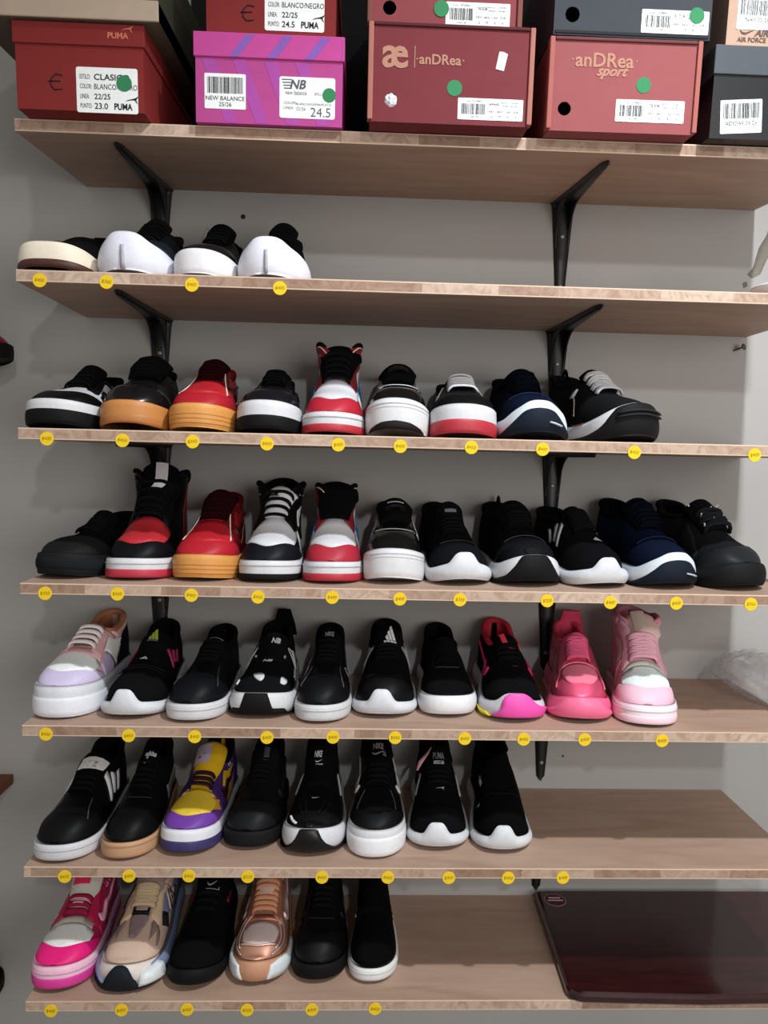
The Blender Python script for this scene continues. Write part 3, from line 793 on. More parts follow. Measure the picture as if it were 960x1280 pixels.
mk('tissue_paper', [(q.co.x+(.13-.5)*.222, q.co.y+.0045, q.co.z+.225*.127) for q in bm.verts], [[q.index for q in fc.verts] for fc in bm.faces], mat((206, 206, 214), 'paper'), t, False); bm.free()
t = sbox(.858, -.314, .122, .207, .30, zA(-.314), 'red shoe box whose printed name has a slanted second line', (142, 76, 78), 0, holes=[((.105-.5)*.207, .24*.122, hr)], liner=(158, 92, 84), rz=-.6)
andrea(t, .36, .77, .082, True); dot(t, *fr(t, .635, .52), 0); bar_label(t, .69, .24, .47, .24, 7, code='78308')
t = sbox(1.092, -.307, .121, .207, .29, zA(-.307), 'black shoe box, glossy lid greyed as if lit, right end of the top shelf', (34, 35, 38), .3, (70, 76, 82), 'gloss')  # lid colour carries the grey sheen of light on a black glossy flap
bar_label(t, .21, .25, .29, .37, 9, R(4), cap=('ADIDAS 25/26',))
# upper tier
def zU(y, h, zb=None): return zA(y)+h+.0035
t = sbox(.363, -.297, .109, .180, .27, zU(-.297, .116), 'red shoe box with a size 24.5 label standing on the pink box', PRED, .24)
puma_label(t, .68, .32, '24.5', dotp=(.86, .70)); euro(t, .32, .25)
t = sbox(.604, -.318, .127, .207, .29, zU(-.318, .127), 'dark red shoe box stacked on the box with the tan monogram', (130, 62, 66), 0, holes=[((.13-.5)*.207, .17*.127, hr)], liner=(120, 70, 62))
bar_label(t, .72, .135, .43, .24, 11, code='78308'); dot(t, *fr(t, .475, .18), -.0006)
t = sbox(.865, -.322, .125, .22, .29, zU(-.322, .122), 'charcoal grey shoe box stacked on a red shoe box', (56, 60, 66), 0, holes=[((.115-.5)*.22, .21*.125, .0102)])
b = MB(); b.box(-.108, .108, -.0012, 0, .002, .006, .0004); b.build('bottom_fold', mat((40, 43, 48), 'card'), t, False)
bar_label(t, .77, .175, .43, .24, 13, code='81718'); dot(t, *fr(t, .905, .25), -.0006)
t = sbox(1.104, -.309, .125, .2, .29, zU(-.309, .121), 'tan cardboard shoe box on the black box at the right end', (176, 146, 128), .2)
bar_label(t, .21, .36, .29, .34, 15, cap=('NIKE 25/26',))
v, f = flat(SW2, .024, .02); v2 = text2d('AIR', .0125, shear=.3, bold=.04); v3 = text2d('AIR FORCE 1', .0085, bold=.02)
printing('brand_print', [(v, f, -.008, .001), (v2[0], v2[1], .012, 0), (v3[0], v3[1], .001, -.0095)], *fr(t, .19, .16), -.0006, mat((88, 74, 68), 'ink'), t)
t = sbox(.091, -.334, .115, .252, .3, zU(-.334, .109), 'beige shoe box with a dark green end, on the red box at the left end', (62, 66, 52), 0)
b = MB(); b.box(-.126, .126, -.003, .298, 0, .026, .0012); b.build('base_tray', mat((176, 158, 140), 'card'), t, False)
cx, cz = fr(t, .66, .52); slab('size_label', rrect(.05, .06, .002), cx, cz, 0, .0006, mat(LAB, 'paper'), t)
# black sheet added behind the boxes, standing in for the dark gaps between them
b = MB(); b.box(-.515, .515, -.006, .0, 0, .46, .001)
o = b.build('dark_gap_sheet', mat((16, 16, 17), 'card')); o.location = (.702, -.004, zA(-.006)+.0008)
tag(o, 'black sheet added behind the shoe boxes to darken the gaps between them', 'dark sheet')

# ------------------------------------------------------------------ the shoes
WHITE = (203, 204, 208); OFFW = (236, 226, 206); SILV = (168, 170, 174); DK = (28, 29, 33)
def swooshes(b, c, sides='lr', kind='leather', off=.0026, grow=None): b.both('swoosh', SWOOSH, mat(c, kind), sides, off=off)
def tlogo(b, c, items): b.ttext('tongue_logo', items, mat(c, 'ink'))
def art(poly, sx, sy, t, x=0): v, f = flat(poly, sx, sy); return (v, f, t, x)
def txt(s, size, t, x=0, **k): v, f = text2d(s, size, **k); return (v, f, t, x)
def mtn(w, t, x=0): v, f = bars3(w); return (v, f, t, x)
def perf(u0=.13, u1=.26): return [(u0+(u1-u0)*i/4, (j-2)*.11*(1-.1*i)+(.055 if i % 2 else 0)) for i in range(5) for j in range(5)]
def perfs(b, c=(176, 176, 180), u0=.17, u1=.29): b.dots('perforations', perf(u0, u1), .0007, mat(c, 'ink'))
def seams(b, c=(70, 70, 74)):
    b.line('seam', [(.155, .62), (.22, .46), (.31, .37), (.36, .36)], mat(c, 'ink'), sides='lr')
def eyelets(b, us, v=.28, c=(190, 190, 194)):
    b.dots('eyelets', [(u, s*v) for u in us for s in (-1, 1)], .0016, mat(c, 'metal'))

# --- shelf with four shoes (seen a little from below)
BIG = dict(spring=.007, th=[(0, .047), (.25, .036), (.6, .034), (1, .042)], bump=.008, bsig=.12, bulge=.004)
shoe('B', 0.0430, 0, 'black slip-on with a thick cream toe band and dark brown sole, leftmost on its shelf', 'runner', hs=0.97, yt=-.272, W=.112, mid=OFFW, out=(74, 42, 32), outf=.34, upk='suede', rows=[], notongue=True, name='slip_on_shoe',
     spring=.007, th=[(0, .037), (.3, .03), (1, .03)], H=[(0, .048), (.12, .054), (.3, .064), (.5, .088), (.7, .094), (1, .1)], ttop=(.6, .08), toe_n=2.7, bulge=.002)
shoe('B', 0.1562, 0, 'charcoal running shoe with a large bare white rounded toe sole and dark brown collar', 'runner', hs=1.06, yt=-.272, W=.108, up=(36, 44, 50), upk='knit', mid=(222, 224, 236), col=(34, 28, 28), tong=(34, 28, 28), lining=(28, 24, 24),
     panels=[('toe_overlay', toecap(.05, .3), (44, 56, 62), 'knit')], extra=lambda b: [b.solepatch('sole_groove', [(-.012, .02), (.012, .02), (.008, .62), (-.008, .62)], mat((176, 176, 186), 'rubber')), b.line('sole_line', [(.1, .5), (.13, .2)], mat((60, 70, 76), 'ink'))], **BIG)
def tagged(b):
    m = MB(); p = b.G.P(np.array([.56]), np.array([-.05]))[0]
    m.tube([(p[0], p[1], p[2]), (p[0]-.012, p[1]-.01, p[2]+.012), (p[0]-.018, p[1]-.015, p[2]-.004), (p[0]-.022, p[1]-.02, p[2]-.02)], .0006, 5); b.put('tag_string', m.v, m.f, mat((120, 116, 112), 'lace'))
    b.patch('toe_shine', toecap(.13, .3), mat((24, 26, 30), 'patent'))
shoe('B', 0.2606, 0, 'glossy black leather sneaker with a low white sole and a loose tag string', 'court', yt=-.268, W=.096, mid=(222, 222, 226), upk='leather', spring=.006, th=[(0, .036), (.3, .031), (1, .03)], extra=tagged, tong=BK)
shoe('B', 0.3632, 0, 'black knit running shoe with a big bare white toe sole and heel pull loop', 'runner', hs=1.07, yt=-.27, W=.105, up=(20, 23, 27), upk='knit', mid=(224, 226, 238), loop=(14, 14, 15),
     extra=lambda b: [b.solepatch('sole_groove', [(-.01, .02), (.01, .02), (.007, .62), (-.007, .62)], mat((170, 170, 180), 'rubber')), b.heel_loop(mat((14, 14, 15), 'knit'), .022)], **BIG)

# --- shelf with nine shoes
HI = dict(flare=.012)
shoe('C', .045, -2, 'black and white sneaker with a thick black sole, leftmost on the shelf of nine shoes', hs=0.91, yt=-.274, W=.107, up=WHITE, mid=WHITE, out=BK, outf=.62, spring=.008, th=[(0, .036), (1, .034)],
     panels=[('toe_cap', toecap(.12, .36), BK, 'leather'), ('eyestay', eyestay(), BK, 'leather', 'lr', .0018), ('heel_counter', counter(), BK, 'leather', 'lr', .002)], tong=BK, col=BK,
     extra=lambda b: [swooshes(b, BK), b.both('side_panel', [(.33, .62), (.44, .5), (.5, .98), (.3, .98)], mat(BK, 'leather'), off=.0016)])
shoe('C', .157, 3, 'tall black leather sneaker with a gum brown sole, second from the left on its row', 'court', hs=0.87, yt=-.272, W=.104, up=(20, 20, 22), upk='leather', mid=(186, 124, 66), spring=.011, th=[(0, .034), (1, .034)],
     H=[(0, 0.0528), (0.1, 0.0668), (0.2, 0.0738), (0.32, 0.0871), (0.45, 0.111), (0.54, 0.126), (0.66, 0.112), (0.8, 0.11), (0.92, 0.12), (1, 0.124)], ttop=(.6, .134), tw=(.05, .07), tt=.012,
     panels=[('toe_cap', toecap(.13, .36), (22, 22, 25), 'patent')], extra=lambda b: [b.sole('outsole_tread', 0, .42, mat((172, 110, 56), 'rubber'), off=.0006), b.dots('sole_dots', [], .001, mat(GUM)) if 0 else None])
def redgum(b):
    b.patch('toe_box', toebox(.1, .3, .35, .62), mat((206, 24, 36), 'leather'), off=.0018)
    b.line('piping', [(.2, .56), (.3, .44), (.42, .34), (.56, .24)], mat(OFFW, 'leather'), .0026, sides='lr')
    b.both('eyestay', eyestay(.35, .6, .2, .4), mat((96, 14, 20), 'leather'), off=.002)
    swooshes(b, (60, 12, 16)); b.line('piping', [(.4, .84), (.55, .78), (.8, .44)], mat((226, 176, 160), 'leather'), .0018, sides='lr')
    for q in (.16, .34, .52): b.sole('sole_rib', q, q+.06, mat((176, 116, 58), 'rubber'), off=.001, bulge=0, edge=.0006, rows=2)
RG = dict(up=(176, 20, 32), mid=(204, 142, 72), spring=.007, th=[(0, .036), (1, .034)], tong=(44, 12, 16), lace=(48, 12, 16), lining=(30, 12, 14), col=(110, 16, 22), hs=1)
RGp = {k: v for k, v in RG.items() if k != 'hs'}
TALLC = dict(H=[(0, 0.051), (0.1, 0.0631), (0.2, 0.0691), (0.32, 0.0822), (0.45, 0.105), (0.54, 0.12), (0.66, 0.108), (0.8, 0.106), (0.92, 0.118), (1, 0.122)], ttop=(.6, .128))
shoe('C', .258, 2, 'red leather sneaker with a gum brown sole on the shelf of nine shoes', hs=0.94, yt=-.272, W=.1, panels=[('toe_cap', toecap(.13, .35), (190, 22, 34), 'leather')], extra=redgum, tw=(.04, .052), **RGp, **TALLC)
shoe('C', 0.3608, 2, 'black leather sneaker with a white band over its black sole, beside a red high-top', hs=0.89, yt=-.272, W=.099, up=(18, 19, 22), mid=WHITE, out=BK, outf=.5, spring=.008, th=[(0, .042), (1, .036)],
     panels=[('toe_cap', toecap(.14, .36), (22, 25, 31), 'patent'), ('eyestay', eyestay(), (16, 16, 18), 'leather', 'lr', .002)], H=[(0, 0.0564), (0.1, 0.065), (0.2, 0.0709), (0.32, 0.0813), (0.45, 0.0991), (0.54, 0.112), (0.66, 0.1), (0.8, 0.1), (0.92, 0.106), (1, 0.11)], extra=lambda b: swooshes(b, (30, 30, 33)))
def chicago(b, side='r'):
    b.patch('toe_box', toebox(.085, .38, .37, .6, drop=.02), mat(WHITE, 'leather'), off=.0018); perfs(b, u0=.16, u1=.3)
    b.both('eyestay', [(.36, .2), (.44, .22), (.54, .15), (.64, .1), (.68, .12), (.68, .34), (.6, .46), (.5, .5), (.42, .58), (.33, .5)], mat((146, 22, 30), 'leather'), off=.002)
    b.line('piping', [(.38, .2), (.45, .2), (.55, .12), (.66, .06)], mat(OFFW, 'leather'), .002, sides='lr')
    b.both('side_panel', [(.34, .62), (.48, .54), (.6, .5), (.74, .42), (.76, .98), (.34, .98)], mat(WHITE, 'leather'), off=.0015)
    b.both('swoosh', SWOOSH, mat((34, 96, 160), 'leather'), off=.003)
    eyelets(b, (.42, .47, .52, .57, .62), .27)
    b.both('heel_counter', counter(), mat((170, 24, 34), 'leather'), off=.0018)
CH = dict(up=(150, 22, 30), mid=WHITE, out=(196, 32, 48), outf=.42, tong=(15, 15, 16), tw=(.046, .072), lining=(14, 14, 15), col=(16, 16, 17), groove=[.72], tongk='knit')
shoe('C', 0.4586, 0, 'red white and black high-top sneaker with a flared collar on the shelf of nine shoes', 'high', yt=-.272, W=.097, panels=[('toe_cap', toecap(.085, .38), (196, 26, 44), 'leather')], extra=chicago, **CH, flare=.01, vl=.3,
     H=[(0, 0.0491), (0.1, 0.0612), (0.2, 0.0681), (0.3, 0.0771), (0.4, 0.1021), (0.5, 0.13), (0.6, 0.156), (0.72, 0.148), (0.86, 0.136), (1, 0.14)], ttop=(.6, .15))
def patentblk(b):
    b.line('silver_line', [(.27, -.42), (.245, -.2), (.24, 0.01), (.245, .2), (.27, .42)], mat((196, 196, 200), 'metal'), .002)
    b.tpatch('toggle_base', .34, .66, .034, mat((22, 22, 24), 'patent'), .003); b.tpatch('toggle', .42, .58, .018, mat((46, 47, 50), 'patent'), .0055)
    b.both('side_panel', [(.44, .6), (.62, .42), (.66, .42), (.52, .82), (.44, .82)], mat(WHITE, 'leather'), off=.0022)
    b.both('eyestay', eyestay(.34, .6, .24, .46), mat((14, 14, 15), 'patent'), off=.002)
    for q in (.7, .82): b.sole('sole_line', q, q+.03, mat((196, 197, 202), 'rubber'), off=.0012, bulge=0, edge=.0004, rows=2)
PB = dict(up=(18, 18, 20), upk='patent', mid=(208, 209, 212), spring=.012, th=[(0, .046), (.3, .042), (1, .04)], tw=(.05, .062), tt=.012, rows=[], wn=2.5)
shoe('C', 0.5582, 0, 'glossy black chunky sneaker, tall white sole arched at the toe, among nine shoes', hs=0.88, yt=-.272, W=.101, extra=lambda b: [patentblk(b), b.solepatch('toe_arch', [(-.2, -.02), (.2, -.02), (.16, .1), (.08, .22), (0, .26), (-.08, .22), (-.16, .1)], mat((30, 25, 25), 'rubber'))],
     H=[(0, 0.0601), (0.1, 0.0724), (0.2, 0.0785), (0.32, 0.091), (0.45, 0.111), (0.54, 0.126), (0.66, 0.122), (0.8, 0.12), (0.92, 0.126), (1, 0.13)], ttop=(.58, .128), **PB)
shoe('C', 0.6620, 0, 'black and white sneaker with white laces and a red sole', hs=0.88, yt=-.273, W=.106, up=(20, 20, 22), mid=WHITE, out=(198, 36, 50), outf=.5, spring=.008, th=[(0, .044), (1, .038)], lace=WHITE, lw=.0042, tong=(20, 20, 22), vl=.3,
     rows=[.3, .345, .39, .435, .48, .52], panels=[('toe_cap', toecap(.13, .34), (20, 20, 22), 'leather'), ('quarter', [(.44, .6), (.56, .42), (.84, .3), (.84, .97), (.5, .97)], (224, 224, 228), 'leather', 'lr', .0016), ('heel_counter', counter(), BK, 'leather', 'lr', .0022)],
     H=[(0, 0.0601), (0.1, 0.0668), (0.2, 0.0719), (0.32, 0.0832), (0.45, 0.1031), (0.54, 0.115), (0.66, 0.1), (0.8, 0.098), (0.92, 0.108), (1, 0.112)])
def navy(b):
    b.sole('toe_wrap', 0, [(0, .84), (.09, .82), (.2, .5), (.34, .2), (.6, .12), (1, .1)], mat((24, 34, 50), 'rubber'), off=.0014, bulge=.004)
    b.line('knit_ridge', [(.28, -.5), (.26, -.2), (.26, .2), (.28, .5)], mat((28, 40, 70), 'knit'), .003)
    b.solepatch('sole_print', [(.05, .3), (.13, .28), (.13, .33), (.05, .35)], mat((190, 196, 206), 'ink'), off=.006)
NV = dict(up=(18, 27, 50), upk='knit', mid=(214, 224, 232), spring=.012, th=[(0, .044), (.2, .03), (.5, .03), (1, .04)], bump=.004, bsig=.1, bulge=.003, tong=(12, 15, 24), tw=(.046, .062), tt=.012, col=(12, 14, 20), lace=(16, 20, 32))
TALLR = dict(H=[(0, 0.0564), (0.1, 0.0668), (0.2, 0.0719), (0.32, 0.0813), (0.45, 0.1011), (0.54, 0.118), (0.66, 0.106), (0.8, 0.104), (0.92, 0.12), (1, 0.126)], ttop=(.6, .128))
shoe('C', 0.7764, 4, 'navy blue knit running shoe on the shelf of nine shoes', 'runner', hs=0.88, yt=-.271, W=.106, extra=navy, **NV, **TALLR)
def c9(b):
    b.sole('toe_wrap', 0, [(0, 1.0), (.14, .98), (.26, .5), (.42, .25), (.7, .12), (1, .1)], mat((26, 26, 28), 'rubber'), off=.002, bulge=.004)
    for q in (.62, .75): b.solepatch('toe_rib', [(-.14, q), (.14, q), (.14, q+.05), (-.14, q+.05)], mat((50, 50, 54), 'rubber'), off=.0075)
    b.line('red_line', [(.5, -.97), (.4, -.97), (.32, -.97)], mat((150, 40, 40), 'rubber'), .002, off=.004)
    b.line('piping', [(.5, -.86), (.56, -.62), (.62, -.5)], mat((206, 200, 196), 'leather'), .002)
    b.patch('side_logo', [(.56, -.44), (.6, -.4), (.62, -.5), (.58, -.55)], mat((206, 206, 208), 'leather'), off=.003)
shoe('C', .930, 17, 'black sneaker with loose white laces turned towards the right, last on its row', 'runner', hs=0.94, yt=-.268, W=.11, up=(24, 25, 28), upk='suede', mid=(222, 224, 230), spring=.01, th=[(0, .05), (.2, .036), (.5, .026), (1, .036)], lace=WHITE, lw=.0045, cross=True, vl=.3,
     rows=[.36, .42, .48, .53], extra=c9, tong=(16, 16, 18), loop=(20, 20, 22), **TALLR)

# --- full shelf of eleven shoes
def d1(b):
    b.sole('rubber_texture', .25, .8, mat((40, 42, 46), 'knit'), off=.0012, bulge=.0015)
    b.patch('toe_cap', toecap(.1, .2), mat((24, 24, 26), 'rubber'))
shoe('D', 0.0422, -9, 'all black canvas low-top with a ribbed black toe rubber, leftmost of eleven', hs=0.8, yt=-.254, W=.1, up=(19, 19, 21), upk='knit', mid=(26, 27, 30), extra=d1, spring=.008, th=[(0, .034), (1, .03)], rows=[.36, .4, .44, .48, .52], lw=.004, cross=True, name='canvas_shoe')
def d2(b):
    b.patch('toe_box', toebox(.085, .36, .35, .58, drop=.02), mat((206, 34, 44), 'leather'), off=.0018)
    b.both('eyestay', [(.36, .2), (.44, .22), (.54, .15), (.64, .1), (.68, .12), (.68, .34), (.6, .46), (.5, .5), (.42, .58), (.33, .5)], mat((16, 16, 17), 'leather'), off=.002)
    b.patch('side_panel', [(.52, -.62), (.62, -.44), (.7, -.46), (.64, -.86), (.5, -.9)], mat((214, 214, 216), 'leather'), off=.0022)
    b.tpatch('tongue_stripe', .66, .97, .02, mat((206, 206, 208), 'knit'), .0012, x=-.002, skew=.008)
    b.both('heel_counter', counter(), mat((120, 22, 30), 'leather'), off=.0018)
shoe('D', 0.1560, 0, 'black and red high-top sneaker with a wide flared collar and red sole', 'high', yt=-.254, W=.103, up=(16, 16, 18), mid=WHITE, out=(206, 40, 62), outf=.46, panels=[('toe_cap', toecap(.085, .36), (18, 19, 23), 'leather')], extra=d2, flare=.012, tw=(.05, .066), tt=.01, vl=.3, groove=[.7],
     H=[(0, 0.0491), (0.1, 0.0612), (0.2, 0.0681), (0.3, 0.079), (0.4, 0.1061), (0.5, 0.14), (0.6, 0.165), (0.72, 0.16), (0.86, 0.145), (1, 0.15)], ttop=(.6, .178), tong=(17, 17, 18))
shoe('D', 0.2586, -1, 'red leather sneaker with a gum brown sole on the full shelf of eleven', yt=-.254, W=.103, panels=[('toe_cap', toecap(.13, .35), (196, 22, 36), 'leather')], extra=redgum, tw=(.046, .056), tt=.01, **RGp, **TALLC)
def d4(b):
    b.patch('toe_box', toebox(.085, .38, .37, .6, drop=.02), mat(WHITE, 'leather'), off=.0018); perfs(b, u0=.16, u1=.3)
    b.both('eyestay', [(.36, .2), (.44, .22), (.54, .15), (.64, .1), (.68, .12), (.68, .34), (.6, .46), (.5, .5), (.42, .58), (.33, .5)], mat((16, 16, 18), 'leather'), off=.002)
    b.both('side_panel', [(.36, .62), (.48, .54), (.6, .5), (.74, .42), (.76, .98), (.36, .98)], mat((222, 222, 224), 'leather'), off=.0015)
    swooshes(b, BK, off=.003); eyelets(b, (.42, .47, .52, .57, .62), .27)
    tlogo(b, (24, 24, 26), [art([(-.5, -.1), (-.2, .1), (0, .45), (.12, .1), (.5, .2), (.2, -.1), (.3, -.45), (0, -.2), (-.3, -.4)], .016, .016, .74, -.01), txt('AIR', .006, .66, -.006)])
    b.both('heel_counter', counter(), mat((18, 18, 20), 'leather'), off=.0018)
shoe('D', 0.3616, 0, 'black and white high-top sneaker with a white tongue and white toe box', 'high', yt=-.254, W=.099, up=(17, 17, 19), mid=WHITE, out=BK, outf=.34, panels=[('toe_cap', toecap(.085, .38), (24, 27, 34), 'leather')], extra=d4, tong=(206, 207, 210), tongk='leather', tw=(.04, .052), flare=.014, vl=.3, groove=[.72], rows=[.37, .42, .46, .5],
     H=[(0, 0.0491), (0.1, 0.0612), (0.2, 0.0681), (0.3, 0.079), (0.4, 0.1021), (0.5, 0.13), (0.6, 0.148), (0.72, 0.146), (0.86, 0.14), (1, 0.15)], ttop=(.58, .14))
shoe('D', 0.4630, 2, 'red white and black high-top sneaker on the full shelf of eleven shoes', 'high', yt=-.254, W=.096, panels=[('toe_cap', toecap(.085, .38), (190, 32, 50), 'leather')], extra=chicago, **CH, flare=.01, vl=.3, rows=[],
     H=[(0, 0.0491), (0.1, 0.0612), (0.2, 0.0681), (0.3, 0.079), (0.4, 0.1021), (0.5, 0.128), (0.6, 0.148), (0.72, 0.142), (0.86, 0.136), (1, 0.145)], ttop=(.6, .152))
shoe('D', 0.5592, 0, 'glossy black chunky sneaker with a tall white sole, on the full shelf of eleven', hs=0.92, yt=-.254, W=.1, extra=lambda b: [patentblk(b), b.tpatch('tongue_label', .80, .84, .028, mat((200, 200, 204), 'ink'), .001)],
     H=[(0, 0.0601), (0.1, 0.0715), (0.2, 0.0776), (0.32, 0.089), (0.45, 0.107), (0.54, 0.118), (0.66, 0.112), (0.8, 0.11), (0.92, 0.118), (1, 0.122)], ttop=(.62, .128), **PB)
WR = dict(mid=(206, 209, 214), upk='knit', bulge=.004, midk='rubber')
shoe('D', 0.6720, 8, 'black knit trainer with a plain white sole, right of the glossy black chunky one', 'runner', yt=-.254, W=.104, up=(17, 18, 21), bump=.016, bsig=.085, spring=.012, th=[(0, .026), (.2, .022), (.5, .03), (1, .04)], panels=[('toe_overlay', toecap(.2, .32), (22, 25, 30), 'knit')],
     extra=lambda b: [b.tpatch('tongue_label', .82, .88, .02, mat((110, 112, 116), 'leather'), .001), b.line('seam', [(.27, -.4), (.25, 0.01), (.27, .4)], mat((50, 50, 54), 'ink'))], **WR, tw=(.044, .05), H=BASE['runner']['H'], ttop=(.6, .122))
def d8(b):
    b.sole('toe_wrap', 0, [(0, 1.0), (.07, 1.0), (.12, .8), (.2, .35), (.4, .2), (1, .15)], mat((20, 20, 22), 'rubber'), off=.002, bulge=.004)
    b.patch('toe_overlay', toecap(.16, .3), mat((22, 24, 29), 'leather'), off=.0016)
    b.patch('toe_wrap_tip', [(.003, -.35), (.003, .35), (.05, .3), (.075, 0.01), (.05, -.3)], mat((20, 20, 22), 'rubber'), off=.003)
    b.line('seam', [(.25, -.5), (.235, 0.01), (.25, .5)], mat((70, 72, 78), 'ink'))
shoe('D', 0.7816, 8, 'bulky black trainer with a black toe wrap splitting its white sole', 'runner', hs=0.91, yt=-.254, W=.105, up=(17, 18, 20), spring=.012, th=[(0, .04), (.2, .032), (.5, .03), (1, .04)], extra=d8, **WR, **TALLR, tw=(.05, .066), tt=.014, loop=(16, 16, 17), tong=(15, 15, 16))
def d9(b):
    for p in stripes(.44, .075, .032, .74, .4, .05): b.both('stripe', p, mat((176, 178, 182), 'leather'), off=.0024)
    v, f = bars3(.013); b.utext('toe_logo', v, f, .27, .12, mat((206, 206, 208), 'ink'))
shoe('D', 0.8968, 12, 'black running shoe with three grey side stripes on the full shelf of eleven', 'runner', yt=-.254, W=.106, up=(17, 17, 19), bump=.016, bsig=.08, spring=.01, th=[(0, .024), (.2, .022), (.5, .028), (1, .038)], extra=d9, **WR, H=[(0, 0.0473), (0.1, 0.0594), (0.2, 0.0643), (0.32, 0.0755), (0.45, 0.0951), (0.54, 0.108), (0.66, 0.096), (0.8, 0.094), (0.92, 0.104), (1, 0.108)], ttop=(.6, .115), cross=True, lw=.004)
shoe('D', 1.0056, 10, 'navy blue knit running shoe on the full shelf of eleven shoes', 'runner', yt=-.254, W=.106, extra=navy, **NV, **TALLR)
def d11(b):
    b.laces(mat((44, 46, 50), 'lace'), [.365, .43, .495], .3, True, .0034, .0135, .9)
    b.dots('lace_flecks', [(.38+.03*i, ((i*37) % 11-5)*.05) for i in range(7)], .0013, mat((220, 220, 224), 'ink'), off=.0185)
    b.patch('toe_cap', toecap(.12, .3), mat((40, 42, 46), 'leather'), off=.0016)
    b.both('side_panel', [(.3, .7), (.42, .5), (.55, .46), (.6, .9), (.32, .95)], mat((38, 40, 44), 'suede'), off=.0016)
shoe('D', 1.1204, 12, 'dark charcoal hiking sneaker with thick flecked laces at the right end of the full shelf', 'runner', yt=-.254, W=.112, up=(30, 31, 34), upk='suede', mid=(24, 25, 27), spring=.01, th=[(0, .036), (.3, .03), (1, .04)], extra=d11, **TALLR, tong=(18, 18, 19), tw=(.05, .06), tt=.012, rows=[])

# --- shelf with the pink shoes
def e1(b):
    b.patch('toe_box', toebox(.1, .31, .31, .66, drop=.03), mat((232, 236, 236), 'leather'), off=.0018)
    b.patch('vamp_band', [(.30, -.62), (.285, -.2), (.285, .2), (.30, .62), (.36, .55), (.345, 0.01), (.36, -.55)], mat((222, 176, 178), 'leather'), off=.002)
    b.both('eyestay', [(.33, .26), (.45, .2), (.56, .17), (.6, .22), (.62, .36), (.5, .46), (.4, .52), (.33, .56)], mat((222, 172, 176), 'leather'), off=.0024)
    b.both('quarter', [(.42, .54), (.56, .42), (.66, .36), (.74, .44), (.66, .7), (.56, .96), (.44, .8)], mat((226, 226, 222), 'leather'), off=.002)
    b.both('side_panel', [(.3, .66), (.42, .56), (.52, .92), (.5, .99), (.3, .99)], mat((186, 172, 206), 'leather'), off=.0022)
    b.both('heel_counter', [(.7, .5), (.82, .3), (.995, .3), (.995, .99), (.56, .99), (.62, .8)], mat((20, 20, 22), 'leather'), off=.002)
    b.both('heel_collar', [(.62, .1), (.8, .04), (.99, .04), (.99, .26), (.82, .28), (.68, .34)], mat((222, 180, 176), 'leather'), off=.0022)
    b.sole('sole_step', .04, .66, mat((222, 225, 232), 'rubber'), off=.0022, bulge=.001)
shoe('E', 0.0428, -3, 'white, pink and lilac platform sneaker with a tan lining and thick white sole', hs=0.95, yt=-.262, W=.104, up=(222, 176, 178), mid=(208, 211, 217), lace=(236, 226, 226), lw=.0046, rows=[.37, .42, .47, .51], vl=.3, lining=(168, 112, 78), col=(172, 116, 82), tong=(120, 96, 84), tw=(.03, .036), ttop=(.54, .126),
     th=[(0, .049), (1, .045)], spring=.003, panels=[('toe_cap', toecap(.1, .34), (198, 188, 218), 'leather')], extra=e1,
     H=[(0, 0.0601), (0.1, 0.0705), (0.2, 0.0766), (0.32, 0.089), (0.45, 0.107), (0.54, 0.118), (0.66, 0.108), (0.8, 0.11), (0.92, 0.12), (1, 0.124)])
RUNB = dict(bump=.02, bsig=.075, spring=.009, th=[(0, .02), (.2, .018), (.5, .028), (1, .038)])
def adi_side(b, c, k='leather', sides='lr'):
    for p in stripes(.47, .07, .035, .72, .38, .05): b.both('stripe', p, mat(c, k), sides, off=.0022)
def e2(b):
    adi_side(b, (150, 40, 86)); tlogo(b, (176, 196, 60), [mtn(.015, .88, .0)]); tlogo(b, (120, 122, 120), [txt('adidas', .0072, .80, 0, bold=.02)])
    v, f = bars3(.011); b.utext('vamp_logo', v, f, .34, 0.004, mat((206, 210, 210), 'ink'), off=.01)
    for u in (.26, .295): b.line('knit_ridge', [(u+.02, -.5), (u, 0.01), (u+.02, .5)], mat((30, 31, 35), 'knit'), .003)
shoe('E', 0.1514, 0, 'black running shoe with a yellow-green logo and magenta side stripes', 'runner', hs=0.9, yt=-.262, W=.107, up=(20, 20, 22), extra=e2, **RUNB, **WR, tw=(.04, .05), ttop=(.66, .112), rows=[])
shoe('E', 0.2476, -3, 'plain black leather court shoe with a white sole, between two black trainers', hs=0.92, yt=-.272, W=.097, up=(17, 18, 21), mid=WHITE, groove=[.6], extra=lambda b: [seams(b), b.patch('toe_overlay', toecap(.16, .34), mat((20, 22, 27), 'leather')), b.tpatch('tongue_tip', .94, .99, .03, mat((168, 166, 158), 'knit'), .0014)], tw=(.04, .046), ttop=(.58, .1),
     H=BASE['court']['H'])
